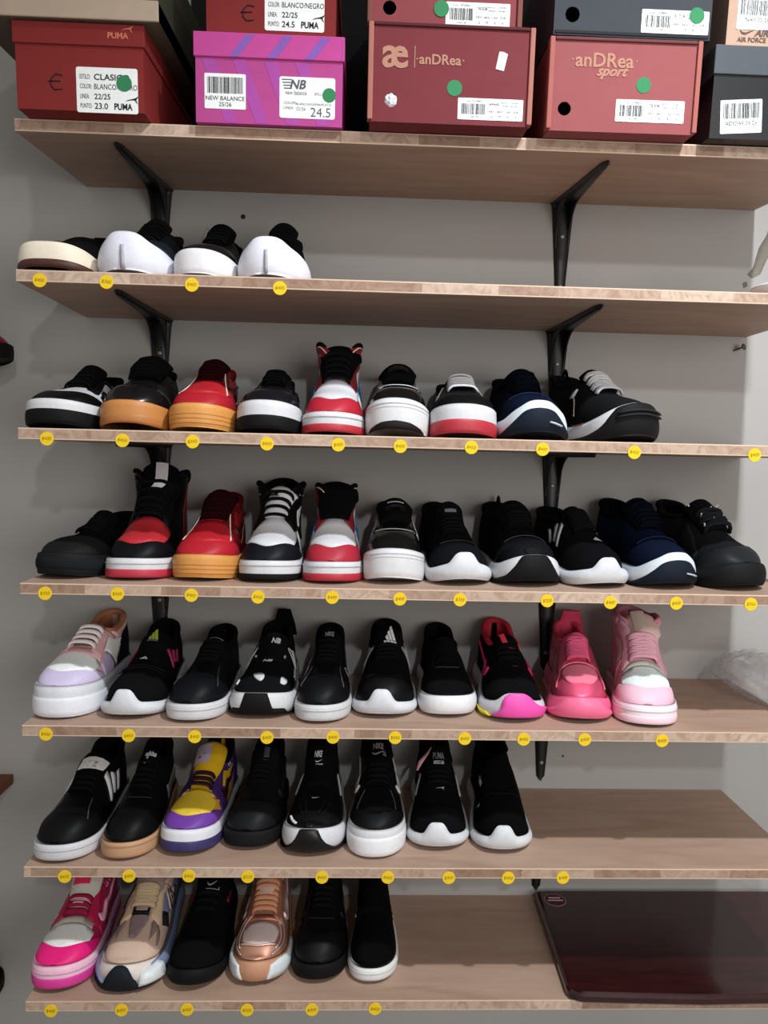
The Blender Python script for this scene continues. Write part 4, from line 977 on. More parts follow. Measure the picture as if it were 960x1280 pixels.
def e4(b):
    for p in ([(.1, .0), (.13, -.13), (.165, -.17), (.175, -.03), (.14, .04)], [(.115, .50), (.17, .42), (.18, .58), (.13, .66)], [(.13, -.66), (.17, -.58), (.17, -.66), (.14, -.74)]):
        b.patch('white_spot', catmull(p, 4), mat(WHITE, 'leather'), off=.0024)
    v, f = text2d('NB', .011, bold=.04, shear=.2); b.utext('vamp_logo', v, f, .31, 0.012, mat((230, 230, 232), 'ink'), off=.009)
    tlogo(b, (214, 214, 216), [txt('NB', .011, .8, .006, bold=.03, shear=.2)])
    N = [(.46, .78), (.48, .78), (.53, .6), (.51, .8), (.55, .8), (.62, .44), (.59, .44), (.55, .62), (.57, .44), (.53, .42)]
    for s in (1, -1): b.line('side_letter', [(u, s*v) for u, v in N+[N[0]]], mat((206, 206, 208), 'leather'), .002)
    b.sole('toe_wrap', 0, [(0, 1.0), (.06, 1.0), (.075, .7), (.09, .34), (.17, .3), (.2, .08), (.3, 0)], mat((16, 16, 17), 'rubber'), off=.002, bulge=.003)
    b.both('side_panel', [(.36, .8), (.5, .76), (.6, .96), (.4, .99)], mat((176, 184, 184), 'leather'), off=.0022)
    b.dots('eyelets', [(.44, -.34), (.44, .34)], .0022, mat((214, 214, 216), 'metal'), off=.004)
    b.tpatch('tongue_patch', .86, .93, .022, mat((30, 30, 32), 'leather'), .002)
    # tall heel tab
    G = b.G; p = G.P(np.array([.985]), np.array([1e-3]))[0]; m = MB(); m.tube([(p[0], p[1]-.003, p[2]-.02), (p[0], p[1]-.001, p[2]), (p[0], p[1]-.003, p[2]+.02), (p[0], p[1]-.005, p[2]+.028)], [.024, .02, .014, .012], 14, [(0, 1, 0)]*4, .22); b.put('heel_tab', m.v, m.f, mat((16, 16, 17), 'knit'))
shoe('E', 0.3516, -1, 'black sneaker with scattered white spots and a black wrap splitting its white toe sole', 'runner', hs=0.9, yt=-.25, W=.108, up=(21, 23, 26), upk='knit', mid=(206, 209, 211), spring=.008, th=[(0, .034), (.2, .032), (1, .04)], bulge=.003, extra=e4, rows=[], tw=(.046, .05), ttop=(.6, .115), toe_n=2.4)
def e5(b):
    seams(b, (90, 90, 94)); b.patch('toe_overlay', toecap(.18, .34), mat((19, 20, 23), 'leather'), off=.0016); b.line('swoosh_edge', SWOOSH, mat((150, 150, 154), 'ink'), .0014, sides='lr')
    tlogo(b, (150, 150, 154), [txt('NIKE', .007, .9, bold=.02)])
shoe('E', 0.4488, -1, 'black leather sneaker with thin grey edged swooshes and a white cupsole', hs=0.96, yt=-.27, W=.094, up=(16, 17, 19), mid=WHITE, groove=[.62], extra=e5, tw=(.038, .044), ttop=(.64, .112), toe_n=2.3)
def e6(b):
    for p in stripes(.47, .07, .035, .72, .38, .05): b.line('stripe_outline', p+[p[0]], mat((170, 172, 174), 'ink'), .0014, sides='lr')
    tlogo(b, (226, 226, 228), [mtn(.016, .87, .004), txt('adidas', .0088, .76, .004, bold=.025)])
    b.patch('toe_overlay', toecap(.19, .36), mat((18, 18, 20), 'leather'), off=.0014)
shoe('E', 0.5478, -2, 'black running shoe with a white three-bar tongue logo and outlined side stripes', 'runner', hs=0.95, yt=-.246, W=.108, up=(19, 19, 21), extra=e6, **RUNB, **WR, tw=(.044, .05), ttop=(.66, .12), rows=[.37, .41, .45, .49])
def e7(b):
    b.line('seam', [(.3, -.28), (.275, 0.01), (.3, .28)], mat((64, 66, 70), 'ink')); b.both('knit_ridge', [(.34, .34), (.56, .2), (.57, .24), (.35, .4)], mat((24, 24, 26), 'knit'), off=.003)
shoe('E', 0.6546, 1, 'black knit slip-on sneaker with an even white sole and a tall heel, right of centre', 'runner', hs=0.9, yt=-.238, W=.1, up=(18, 18, 20), mid=(222, 224, 228), upk='knit', spring=.007, th=[(0, .03), (1, .034)], extra=e7, rows=[], tw=(.04, .046), ttop=(.6, .108), bulge=.003, toe_n=2.3)
def e8(b):
    b.both('swoosh', SWOOSH, mat((196, 28, 96), 'leather'), off=.003)
    b.solepatch('pink_toe', catmull([(-.13, .04), (.34, .04), (.28, .5), (.17, .75), (.09, .98), (.0, 1.0), (-.07, .9), (-.09, .4)], 4), mat((236, 84, 176), 'rubber'), off=.003)
    b.solepatch('yellow_patch', [(-.34, .04), (-.17, .04), (-.2, .3), (-.34, .42)], mat((236, 224, 60), 'rubber'), off=.003)
    b.tpatch('tongue_stripe', .74, .96, .0085, mat((226, 62, 86), 'knit'), .0014, x=-.004, skew=-.004); b.tpatch('tongue_stripe', .5, .64, .0095, mat((226, 62, 86), 'knit'), .0014, x=.006)
    v, f = flat(SW2, .011, .009); b.utext('vamp_logo', v, f, .3, .1, mat((206, 60, 90), 'ink'), off=.004)
    b.patch('tongue_tab', [(.58, .1), (.62, .05), (.66, .1), (.62, .2)], mat((226, 62, 86), 'knit'), off=.004)
shoe('E', 0.7588, 0, 'black trainer with a coral red collar lining, magenta swoosh and pink toe sole', 'runner', hs=0.9, yt=-.256, W=.108, up=(18, 18, 20), upk='knit', mid=(206, 206, 216), lining=(212, 44, 58), col=(206, 40, 56), extra=e8, spring=.01, th=[(0, .026), (.2, .024), (.5, .03), (1, .04)], bump=.012, bsig=.11, bulge=.004, tw=(.038, .044), ttop=(.6, .116), rows=[.38, .43, .48],
     H=[(0, 0.0437), (0.1, 0.0557), (0.2, 0.0624), (0.32, 0.0716), (0.45, 0.0912), (0.54, 0.104), (0.66, 0.096), (0.8, 0.1), (0.92, 0.118), (1, 0.124)])
PK = (222, 86, 122)
def e9(b):
    b.patch('toe_overlay', catmull([(.1, -.3), (.09, .0), (.1, .3), (.2, .42), (.29, .36), (.31, .0), (.29, -.36), (.2, -.42)], 3), mat((232, 122, 146), 'knit'), off=.0022)
    b.line('trim', [(.14, .74), (.22, .52), (.3, .42), (.32, .0), (.3, -.42), (.22, -.52), (.14, -.74)], mat((216, 120, 140), 'metallic'), .004)
    b.both('eyestay', eyestay(.35, .6, .24, .46), mat((206, 78, 112), 'metallic'), off=.0026)
    b.both('side_panel', [(.3, .6), (.46, .52), (.66, .4), (.7, .9), (.3, .96)], mat((196, 78, 106), 'metallic'), off=.002)
    b.sole('toe_wrap', 0, [(0, .98), (.1, .96), (.22, .5), (.4, .3), (1, .25)], mat((240, 112, 150), 'gloss'), off=.003, bulge=.004)
    eyelets(b, (.38, .42, .46, .5, .54), .29, (236, 160, 180))
    p = b.G.P(np.array([.985]), np.array([1e-3]))[0]; m = MB(); m.tube([(p[0], p[1]-.003, p[2]-.02), (p[0], p[1]-.001, p[2]), (p[0], p[1]-.003, p[2]+.018), (p[0], p[1]-.005, p[2]+.024)], [.026, .022, .017, .016], 14, [(0, 1, 0)]*4, .22); b.put('heel_tab', m.v, m.f, mat((216, 74, 102), 'knit'))
shoe('E', 0.8632, -7, 'all hot pink chunky sneaker with pink laces', 'runner', hs=0.92, L=.24, yt=-.257, W=.101, up=PK, upk='metallic', mid=(236, 96, 138), lining=(206, 66, 96), col=(214, 76, 104), tong=(220, 90, 124), lace=(226, 96, 136), lw=.0036, cross=True, rows=[.36, .4, .44, .48, .52], extra=e9, spring=.01, th=[(0, .034), (.25, .03), (1, .042)], bulge=.004, tw=(.036, .044), ttop=(.58, .122),
     H=[(0, 0.051), (0.1, 0.0612), (0.2, 0.0681), (0.32, 0.0793), (0.45, 0.0991), (0.54, 0.114), (0.66, 0.104), (0.8, 0.106), (0.92, 0.118), (1, 0.122)])
LP = (226, 168, 186)
def e10(b):
    b.patch('toe_box', toebox(.1, .32, .30, .58, drop=.03), mat((226, 238, 238), 'leather'), off=.002); perfs(b, (170, 186, 188), .16, .26)
    b.patch('vamp', [(.285, -.5), (.30, 0.01), (.285, .5), (.33, .46), (.34, 0.01), (.33, -.46)], mat((206, 206, 198), 'leather'), off=.0018)
    b.both('eyestay', [(.34, .3), (.44, .26), (.54, .16), (.64, .1), (.68, .12), (.68, .3), (.58, .42), (.46, .5), (.36, .6), (.31, .5)], mat((222, 164, 180), 'leather'), off=.0024)
    b.both('side_panel', [(.4, .66), (.5, .54), (.66, .44), (.72, .9), (.42, .98)], mat((222, 204, 200), 'leather'), off=.0016)
    b.both('swoosh', SWOOSH, mat((216, 152, 170), 'leather'), off=.003); b.line('piping', [(.6, .1), (.5, .2), (.44, .27), (.36, .3)], mat((246, 232, 232), 'leather'), .002, sides='lr')
    b.tpatch('tongue_stripe', .78, .99, .022, mat((206, 192, 180), 'knit'), .0012, x=-.006)
    b.both('collar_flap', [(.62, .04), (.74, .03), (.78, .2), (.64, .2)], mat((216, 160, 172), 'leather'), off=.004)
    eyelets(b, (.4, .44, .48, .52, .56), .29, (150, 96, 108))
shoe('E', 0.9648, -10, 'pale pink high-top sneaker with a white toe box and pink laces', 'high', yt=-.27, W=.105, up=LP, mid=(240, 226, 234), out=(236, 206, 218), outf=.45, lining=(196, 116, 136), col=(206, 140, 156), tong=(214, 186, 178), tongk='leather', lace=(232, 176, 192), lw=.0042, cross=True, rows=[.35, .39, .43, .47], vl=.3, extra=e10, tw=(.042, .06), tt=.008, flare=.012, groove=[.66],
     panels=[('toe_cap', toecap(.1, .34), (234, 186, 204), 'leather')], H=[(0, 0.0491), (0.1, 0.0594), (0.2, 0.0662), (0.3, 0.0771), (0.4, 0.0982), (0.5, 0.124), (0.6, 0.142), (0.72, 0.142), (0.86, 0.136), (1, 0.142)], ttop=(.62, .15))

# --- shelf with the purple and yellow sneaker
def f1(b):
    for p in stripes(.45, .085, .05, .8, .36, .05): b.both('stripe', p, mat((216, 216, 218), 'leather'), off=.0024)
    b.line('seam', [(.15, .5), (.22, .36), (.32, .3)], mat((80, 80, 84), 'ink'), sides='lr')
    b.tpatch('tongue_label', .66, .88, .044, mat((206, 204, 200), 'paper'), .0014, skew=.004)
    v, f = barcode(.016, .009, 4); tlogo(b, (70, 70, 74), [(v, f, .77, .004)])
    p = b.G.P(np.array([.97]), np.array([1e-3]))[0]
    m = MB()
    for i in range(4): m.tube([(p[0]-.009+.006*i, p[1], p[2]-.004), (p[0]-.009+.006*i, p[1]+.001, p[2]+.008)], .0014, 6)
    b.put('heel_loop', m.v, m.f, mat((15, 15, 16), 'lace'))
shoe('F', 0.0482, -1, 'black leather sneaker with three white side stripes and a white label on its tongue', yt=-.278, W=.105, L=.262, up=(15, 16, 18), mid=WHITE, extra=f1, panels=[('toe_cap', toecap(.15, .3), (17, 18, 20), 'leather')], tw=(.046, .052), ttop=(.64, .11), groove=[.62], rows=[.36, .4, .44], toe_n=2.3)
shoe('F', 0.1464, 1, 'black leather sneaker with a tan gum sole beside the purple and yellow one', yt=-.27, W=.094, L=.255, up=(17, 17, 18), mid=(186, 146, 112), extra=lambda b: [tlogo(b, (214, 214, 216), [txt('adidas', .0074, .93, .002, bold=.03), (text2d('o', .006, bold=.03)[0], text2d('o', .006, bold=.03)[1], .8, -.004), (text2d('o', .006, bold=.03)[0], text2d('o', .006, bold=.03)[1], .87, -.002)]), b.both('side_panel', [(.56, .7), (.9, .6), (.94, .95), (.58, .95)], mat((120, 124, 122), 'leather'), 'r'), b.line('seam', [(.31, -.34), (.29, 0.01), (.31, .34)], mat((50, 50, 52), 'ink'))], groove=[.75], tw=(.036, .04), ttop=(.62, .11), loop=(20, 20, 21), toe_n=2.3)
PUR = (84, 46, 122); YLW = (214, 176, 40)
def f3(b):
    b.patch('toe_box', toebox(.1, .33, .345, .55, drop=.05), mat((222, 190, 56), 'leather'), off=.002); perfs(b, (196, 160, 40), .16, .27)
    b.both('vamp_wing', [(.30, .34), (.35, .26), (.36, .5), (.33, .56)], mat((214, 180, 52), 'leather'), off=.0022)
    b.both('eyestay', [(.335, .26), (.45, .2), (.58, .17), (.62, .2), (.62, .36), (.5, .48), (.42, .58), (.34, .62), (.31, .5)], mat((60, 32, 88), 'leather'), off=.0024)
    b.both('side_panel', [(.3, .68), (.38, .56), (.46, .6), (.44, .98), (.3, .98)], mat((66, 36, 96), 'leather'), off=.002)
    b.both('swoosh', SWOOSH, mat((40, 22, 52), 'leather'), off=.003)
    b.both('collar_strap', [(.60, .06), (.74, .03), (.78, .3), (.62, .3)], mat((64, 36, 92), 'leather'), off=.0028); eyelets(b, (.37, .41, .45), .28, (216, 206, 220))
    b.dots('strap_eyelets', [(.66, .12), (.7, .12), (.66, .2), (.7, .2)], .0017, mat((216, 210, 222), 'metal'), off=.0036)
    b.tpatch('tongue_label', .76, .95, .03, mat((176, 160, 176), 'leather'), .0014, x=-.012); tlogo(b, (110, 84, 120), [art(SW2, .02, .014, .86, -.012)])
    b.line('piping', [(.335, .28), (.45, .21), (.58, .18)], mat((206, 190, 150), 'leather'), .002, sides='lr')
    b.both('heel_counter', counter(), mat((64, 36, 92), 'leather'), off=.002)
shoe('F', 0.2342, -5, 'purple and yellow leather sneaker with a white sole band over navy', yt=-.256, W=.098, L=.255, up=(206, 160, 40), mid=(222, 224, 232), out=(56, 50, 98), outf=.52, spring=.008, th=[(0, .036), (1, .034)], panels=[('toe_cap', toecap(.11, .36), (110, 62, 156), 'leather')], extra=f3, tong=(206, 164, 28), tongk='leather', tw=(.036, .054), tt=.008, ttop=(.66, .122), lace=(58, 34, 52), lw=.0042, rows=[.36, .4, .44], lining=(24, 20, 24), col=(24, 20, 26), vl=.27)
shoe('F', 0.3342, -3, 'all black leather sneaker right of the purple and yellow one', yt=-.238, W=.1, L=.235, up=(22, 23, 25), mid=(24, 25, 27), extra=lambda b: [b.patch('toe_cap', toecap(.2, .36), mat((30, 31, 34), 'leather')), b.tpatch('tongue_stripe', .8, .97, .009, mat((62, 64, 68), 'leather'), .0012, x=.004), swooshes(b, (30, 30, 33))], tw=(.042, .05), ttop=(.6, .118), spring=.007)
def f5(b):
    b.sole('toe_wrap', 0, [(0, 1.0), (.05, 1.0), (.08, .75), (.12, .4), (.2, .12), (.4, .1), (1, .1)], mat((16, 16, 17), 'gloss'), off=.0025, bulge=.004)
    b.patch('toe_wrap_tip', [(.003, -.22), (.003, .22), (.03, .2), (.055, 0.01), (.03, -.2)], mat((22, 22, 24), 'gloss'), off=.003)
    v, f = flat(SW2, .014, .011); b.utext('toe_logo', v, f, .255, .0, mat((214, 214, 216), 'ink'), off=.004)
    b.line('toe_dash', [(.05, -.55), (.08, -.6), (.13, -.62)], mat((222, 222, 224), 'leather'), .0045)
    for x in (-.3, -.16, .16, .3): b.line('toe_ridge', [(.12, x*.8), (.17, x), (.23, x*1.1)], mat((36, 37, 40), 'leather'), .002)
    tlogo(b, (222, 222, 224), [txt('NIKE', .006, .86, -.004, bold=.03, shear=.2), art(SW2, .013, .010, .79, -.003), txt('V2K', .0075, .70, -.001, bold=.02)])
    b.both('side_panel', [(.42, .7), (.56, .5), (.59, .52), (.46, .8)], mat((160, 160, 162), 'leather'), off=.0022)
shoe('F', 0.4372, -1, 'black running shoe with a glossy black wedge splitting its white toe sole', 'runner', yt=-.254, W=.105, L=.25, up=(18, 18, 20), upk='leather', mid=(206, 208, 212), spring=.008, th=[(0, .038), (.2, .034), (.5, .03), (1, .042)], extra=f5, tw=(.046, .054), tt=.01, ttop=(.66, .126), bulge=.004, rows=[])
def f6(b):
    b.both('swoosh', SWOOSH, mat((196, 194, 190), 'leather'), off=.0026); b.patch('toe_cap', toecap(.1, .26), mat((17, 18, 20), 'leather'), off=.0016)
    b.line('seam', [(.15, .5), (.22, .42), (.32, .3)], mat((84, 84, 88), 'ink'), sides='lr')
    tlogo(b, (170, 160, 160), [txt('NIKE', .0085, .93, bold=.03, shear=.15), art(SW2, .026, .014, .86), txt('SB', .006, .85, .01)])
    b.both('heel_panel', [(.78, .1), (.98, .06), (.98, .3), (.8, .4)], mat((58, 16, 20), 'leather'), off=.002)
    b.sole('sole_step', .02, .74, mat((228, 229, 233), 'rubber'), off=.0016, bulge=.001)
shoe('F', 0.5408, 0, 'black sneaker with a tall plain white cupsole and white side swooshes', yt=-.26, W=.1, L=.255, up=(16, 17, 19), mid=(208, 209, 213), th=[(0, .044), (1, .04)], spring=.003, extra=f6, tw=(.04, .044), ttop=(.7, .118), rows=[.36, .4, .44, .48], lining=(40, 14, 16), col=(26, 14, 15), H=[(0, 0.0564), (0.1, 0.065), (0.2, 0.07), (0.32, 0.0774), (0.45, 0.0951), (0.54, 0.106), (0.66, 0.1), (0.8, 0.1), (0.92, 0.11), (1, 0.114)])
def f7(b):
    v, f = flat(CAT, .015, .01); b.utext('vamp_logo', v, f, .32, .03, mat((190, 192, 194), 'ink'), off=.006)
    tlogo(b, (120, 122, 122), [txt('PUMA', .0075, .86, 0, bold=.02)]); b.tpatch('tongue_label', .72, .8, .018, mat((150, 152, 152), 'leather'), .0012); 
    v, f = flat(CAT, .012, .009); b.ttext('tongue_cat', [(v, f, .76, 0)], mat((40, 40, 42), 'ink'))
    p = b.TP(.9, -.02, .002); m = MB(); m.tube([p+np.array([.008, .002, .012]), p, p+np.array([-.012, -.012, -.01]), p+np.array([-.018, -.02, -.022])], [.001, .0032, .0046, .0018], 8, flat=.25); b.put('swing_tag', m.v, m.f, mat((206, 150, 160), 'paper'))
    b.both('side_panel', [(.4, .66), (.6, .5), (.63, .53), (.43, .76)], mat((150, 152, 154), 'leather'), off=.002)
    b.patch('toe_overlay', toecap(.16, .34), mat((19, 19, 21), 'knit'), off=.0014)
shoe('F', 0.6426, -2, 'black knit running shoe with a leaping cat logo and a pink swing tag', 'runner', yt=-.238, W=.106, L=.238, up=(17, 17, 19), extra=f7, **RUNB, **WR, tw=(.042, .05), ttop=(.64, .118), rows=[.38, .42, .46])
def f8(b):
    v, f = text2d('PUMA', .009, bold=.02); b.utext('side_print', v, f, .44, -.5, mat((206, 206, 210), 'ink'), rot=-1.3, off=.003)
    v, f = flat(CAT, .014, .01); b.utext('side_logo', v, f, .26, -.62, mat((206, 206, 210), 'ink'), rot=-.4, off=.003)
    b.patch('price_label', [(.83, .04), (.93, .04), (.93, .32), (.83, .32)], mat((196, 186, 178), 'paper'), off=.003)
    b.line('knit_ridge', [(.3, -.4), (.27, 0.01), (.3, .4)], mat((24, 24, 26), 'knit'), .003)
shoe('F', 0.7494, -1, 'black sock-like knit trainer with a white sole and a pale label at the heel', 'runner', yt=-.246, W=.104, L=.245, up=(13, 13, 14), extra=f8, **RUNB, **WR, notongue=True, rows=[], uc=.6, H=[(0, 0.0437), (0.1, 0.0557), (0.2, 0.0634), (0.32, 0.0755), (0.45, 0.0951), (0.58, 0.11), (0.7, 0.106), (0.85, 0.11), (1, 0.118)])

# --- lowest shelf
MAG = (226, 40, 138)
def g1(b):
    b.patch('toe_box', toebox(.115, .33, .29, .6, drop=.03), mat((226, 228, 226), 'leather'), off=.002)
    b.patch('vamp', [(.27, -.5), (.29, 0.01), (.27, .5), (.33, .48), (.345, 0.01), (.33, -.48)], mat((180, 172, 162), 'leather'), off=.0018)
    b.both('eyestay', [(.34, .26), (.45, .2), (.58, .17), (.62, .2), (.62, .36), (.5, .48), (.42, .58), (.34, .66), (.31, .5)], mat((196, 24, 66), 'leather'), off=.0024)
    b.both('swoosh', SWOOSH, mat((226, 170, 196), 'leather'), off=.003)
    b.both('collar_strap', [(.60, .06), (.74, .03), (.78, .3), (.62, .3)], mat((190, 26, 70), 'leather'), off=.0028); b.dots('strap_eyelets', [(.65, .12), (.7, .12), (.65, .2), (.7, .2), (.62, .26)], .0017, mat((232, 190, 206), 'metal'), off=.0036)
    b.tpatch('tongue_label', .8, .98, .03, mat((204, 40, 80), 'leather'), .0014, x=-.006); tlogo(b, (226, 120, 150), [art(SW2, .022, .018, .89, -.004)])
    b.both('quarter_panel', [(.34, .7), (.44, .58), (.5, .98), (.34, .98)], mat((190, 26, 70), 'leather'), off=.0016); b.tpatch('lace_gap', .2, .24, .03, mat((232, 170, 190), 'lace'), .0044)
    b.tpatch('lace_gap', .33, .37, .032, mat((232, 170, 190), 'lace'), .0044)
shoe('G', 0.0408, 2, 'bright pink sneaker with a white toe box and pale swooshes, leftmost on the lowest shelf', yt=-.268, W=.103, L=.255, up=(190, 26, 72), mid=(240, 190, 214), out=(212, 60, 150), outf=.5, spring=.008, th=[(0, .036), (1, .034)], panels=[('toe_cap', toecap(.115, .35), (226, 30, 120), 'leather')], extra=g1, tong=(196, 192, 180), tongk='leather', tw=(.036, .054), ttop=(.64, .125), lace=(170, 24, 56), lw=.005, rows=[.36, .405, .45], groove=[.66])
BEI = (196, 168, 148)
def g2(b):
    b.patch('toe_insert', [(.17, -.06), (.16, .06), (.32, .2), (.36, .18), (.36, -.18), (.32, -.2)], mat((142, 122, 124), 'knit'), off=.002)
    b.patch('tongue_base', [(.345, -.17), (.345, .17), (.39, .17), (.39, -.17)], mat((26, 26, 28), 'leather'), off=.006)
    b.both('toe_wing', [(.17, .4), (.3, .3), (.36, .36), (.27, .6), (.18, .72), (.17, .66), (.27, .48)], mat((140, 120, 112), 'suede'), off=.0018)
    b.both('eyestay', eyestay(.35, .62, .2, .42), mat((208, 180, 150), 'suede'), off=.0022)
    b.both('side_panel', [(.42, .5), (.56, .42), (.76, .4), (.9, .5), (.9, .8), (.6, .86), (.46, .72)], mat((110, 118, 146), 'leather'), off=.002)
    b.both('side_dark', [(.34, .62), (.42, .5), (.46, .7), (.4, .86)], mat((48, 44, 50), 'suede'), off=.0022)
    N = [(.5, .74), (.54, .76), (.58, .58), (.6, .78), (.64, .78), (.7, .46), (.66, .44), (.62, .62), (.6, .44), (.56, .42)]
    b.both('side_letter', N, mat((204, 184, 164), 'suede'), off=.0034); b.line('letter_outline', N+[N[0]], mat((40, 38, 42), 'ink'), .0018, off=.006, sides='lr')
    b.sole('sole_wedge', .15, [(0, .2), (.1, .3), (.2, .9), (.4, 1.08), (.7, 1.2), (1, 1.2)], mat((124, 136, 168), 'rubber'), off=.003, bulge=.006)
    b.solepatch('sole_window', [(.1, .2), (.25, .2), (.24, .92), (.12, .66)], mat((222, 228, 230), 'gloss'), off=.012)
    b.solepatch('toe_wrap', catmull([(-.34, -.02), (.34, -.02), (.2, .16), (.1, .24), (.05, .86), (0, 1.0), (-.05, .86), (-.1, .24), (-.2, .16)], 3), mat((30, 36, 44), 'rubber'), off=.008)
    tlogo(b, (150, 124, 150), [art(SW2, .02, .016, .84)]); b.tpatch('tongue_label', .74, .8, .032, mat((150, 130, 122), 'leather'), .001)
shoe('G', 0.1460, 0, 'beige chunky sneaker with beige laces, a mauve toe insert and blue-grey sides', 'runner', yt=-.264, W=.104, L=.245, up=(200, 174, 156), upk='suede', mid=(216, 206, 198), extra=g2, spring=.008, th=[(0, .036), (.2, .032), (1, .046)], bulge=.005, lace=(196, 172, 138), lw=.0044, cross=True, rows=[.41, .45, .49, .52], tong=(150, 130, 122), tw=(.036, .05), ttop=(.64, .125), vl=.28)
def g3(b):
    b.patch('toe_overlay', toecap(.18, .36), mat((17, 17, 19), 'knit')); tlogo(b, (140, 142, 142), [art(SW2, .018, .016, .80, .004), art([(-.5, -.5), (.5, -.5), (.5, .5), (.44, .5), (.44, -.2), (-.5, -.2)], .022, .009, .71, .006)])
    b.both('side_flash', [(.52, .6), (.66, .5), (.68, .55), (.54, .68)], mat((110, 20, 30), 'leather'), off=.002)
shoe('G', 0.2512, 0, 'all black trainer with a small grey tongue logo, third on the lowest shelf', 'runner', yt=-.267, W=.098, L=.255, up=(15, 15, 16), upk='knit', mid=(16, 16, 17), extra=g3, tw=(.04, .05), ttop=(.66, .125), rows=[.38, .43, .48], bulge=.003)
RGD = (190, 136, 112)
def g4(b):
    b.patch('toe_mesh', toebox(.1, .3, .28, .45, drop=.04), mat((206, 186, 184), 'knit'), off=.0018)
    b.line('trim', [(.12, .5), (.1, .25), (.09, 0.01), (.1, -.25), (.12, -.5)], mat((226, 196, 180), 'metallic'), .003)
    b.line('trim', [(.1, .6), (.18, .56), (.27, .44), (.33, .3)], mat((226, 206, 196), 'metallic'), .003, sides='lr'); b.line('trim', [(.06, .7), (.16, .7), (.28, .58), (.34, .44)], mat((216, 190, 180), 'metallic'), .0026, sides='lr')
    b.both('eyestay', eyestay(.33, .62, .22, .44), mat((186, 126, 100), 'metallic'), off=.0024)
    b.patch('vamp_band', [(.30, -.4), (.285, 0.01), (.30, .4), (.335, .36), (.325, 0.01), (.335, -.36)], mat((170, 106, 84), 'metallic'), off=.0022)
    b.tpatch('tongue_window', .42, .62, .026, mat((200, 170, 156), 'knit'), .0044); b.tpatch('tongue_label', .78, .92, .03, mat((206, 160, 140), 'metallic'), .0016); tlogo(b, (120, 70, 60), [txt('NIKE', .0075, .85, bold=.02)])
    b.both('swoosh_edge', SWOOSH, mat((216, 196, 196), 'metallic'), off=.003)
    b.solepatch('white_sole', [(.09, .12), (.34, .06), (.42, .5), (.4, .95), (.2, .96), (.12, .8)], mat((214, 224, 228), 'rubber'), off=.002); b.solepatch('white_sole', [(-.09, .12), (-.34, .06), (-.42, .5), (-.4, .95), (-.2, .96), (-.12, .8)], mat((214, 224, 228), 'rubber'), off=.002)
shoe('G', 0.3536, 1, 'rose gold metallic running shoe with copper laces and white sole sides', 'runner', yt=-.255, W=.099, L=.245, up=(196, 146, 124), upk='metallic', mid=(190, 140, 110), extra=g4, spring=.009, th=[(0, .034), (.2, .03), (1, .042)], bulge=.004, lace=(206, 144, 110), lw=.0046, rows=[.36, .395, .43, .465, .5, .53], vl=.3, tong=(150, 100, 84), tw=(.036, .048), ttop=(.64, .125), toe_n=2.0)
shoe('G', 0.4510, 0, 'all black leather sneaker between the rose gold one and a white-soled one', yt=-.249, W=.097, L=.24, up=(16, 16, 18), mid=(17, 17, 18), extra=lambda b: [b.patch('toe_cap', toecap(.18, .36), mat((20, 20, 22), 'leather')), swooshes(b, (22, 22, 24)), b.line('seam', [(.3, -.3), (.28, 0.01), (.3, .3)], mat((44, 44, 46), 'ink'))], tw=(.042, .05), ttop=(.64, .122), spring=.008)
def g6(b):
    b.patch('band', [(.36, -.6), (.345, -.2), (.345, .2), (.36, .6), (.41, .56), (.4, .2), (.4, -.2), (.41, -.56)], mat((15, 15, 16), 'knit'), off=.004)
    b.dots('studs', [(.38, .58), (.38, -.58), (.4, .6), (.4, -.6)], .0022, mat((196, 160, 110), 'metal'), off=.005)
shoe('G', 0.5402, 0, 'black knit slip-on shoe with a plain white sole, last on the lowest shelf', 'court', yt=-.25, W=.088, L=.24, up=(13, 13, 14), upk='knit', mid=(222, 224, 224), groove=[.6], extra=g6, rows=[], tw=(.04, .046), ttop=(.62, .115), th=[(0, .021), (1, .023)], name='slip_on_shoe', spring=.006)

# ------------------------------------------------------------------ odds and ends
# dark varnished board lying on the lowest shelf
P = []
for cx, cy, a0 in ((1.372, -.0235, 0), (.868, -.0235, 90), (.866, -.272, 180), (1.372, -.255, 270)):
    rr = .012 if a0 != 180 else .02
    for i in range(7): a = R(a0+15*i); P.append((cx+rr*math.cos(a), cy+rr*math.sin(a)))
P = P[:21]+[(.95, -.2955), (1.06, -.299), (1.17, -.296), (1.28, -.284)]+P[21:]
zb = SHELF['G']+.0012; n = len(P); V = []; cc = np.mean(P, 0)
for z, s in ((0, .985), (.003, 1), (.011, 1), (.0155, .988), (.017, .97)): V += [(cc[0]+(p[0]-cc[0])*s, cc[1]+(p[1]-cc[1])*s, zb+z) for p in P]
F = [tuple(range(n))[::-1], tuple(4*n+i for i in range(n))]+[(r*n+i, r*n+(i+1) % n, (r+1)*n+(i+1) % n, (r+1)*n+i) for r in range(4) for i in range(n)]
bd = mk('varnished_board', V, F, mahogany_mat(), None, False)
tag(bd, 'dark red varnished board lying flat on the lowest shelf at the right', 'board')
zt = zb+.0171; ecx, ecy = .888, -.046
el = lambda r1, r2, z: [(ecx+r1*math.cos(2*math.pi*i/32), ecy+r2*math.sin(2*math.pi*i/32), z) for i in range(32)]
s1 = mk('oval_sticker', el(.021, .02, zt+.0003)+el(.021, .02, zt-.0005), [tuple(range(32))]+[(i, i+32, (i+1) % 32+32, (i+1) % 32) for i in range(32)], mat((146, 116, 116), 'paper'), bd, False)
mk('sticker_face', el(.019, .018, zt+.0006), [tuple(range(32))], mat((82, 34, 40), 'paper'), s1, False)
b = MB()
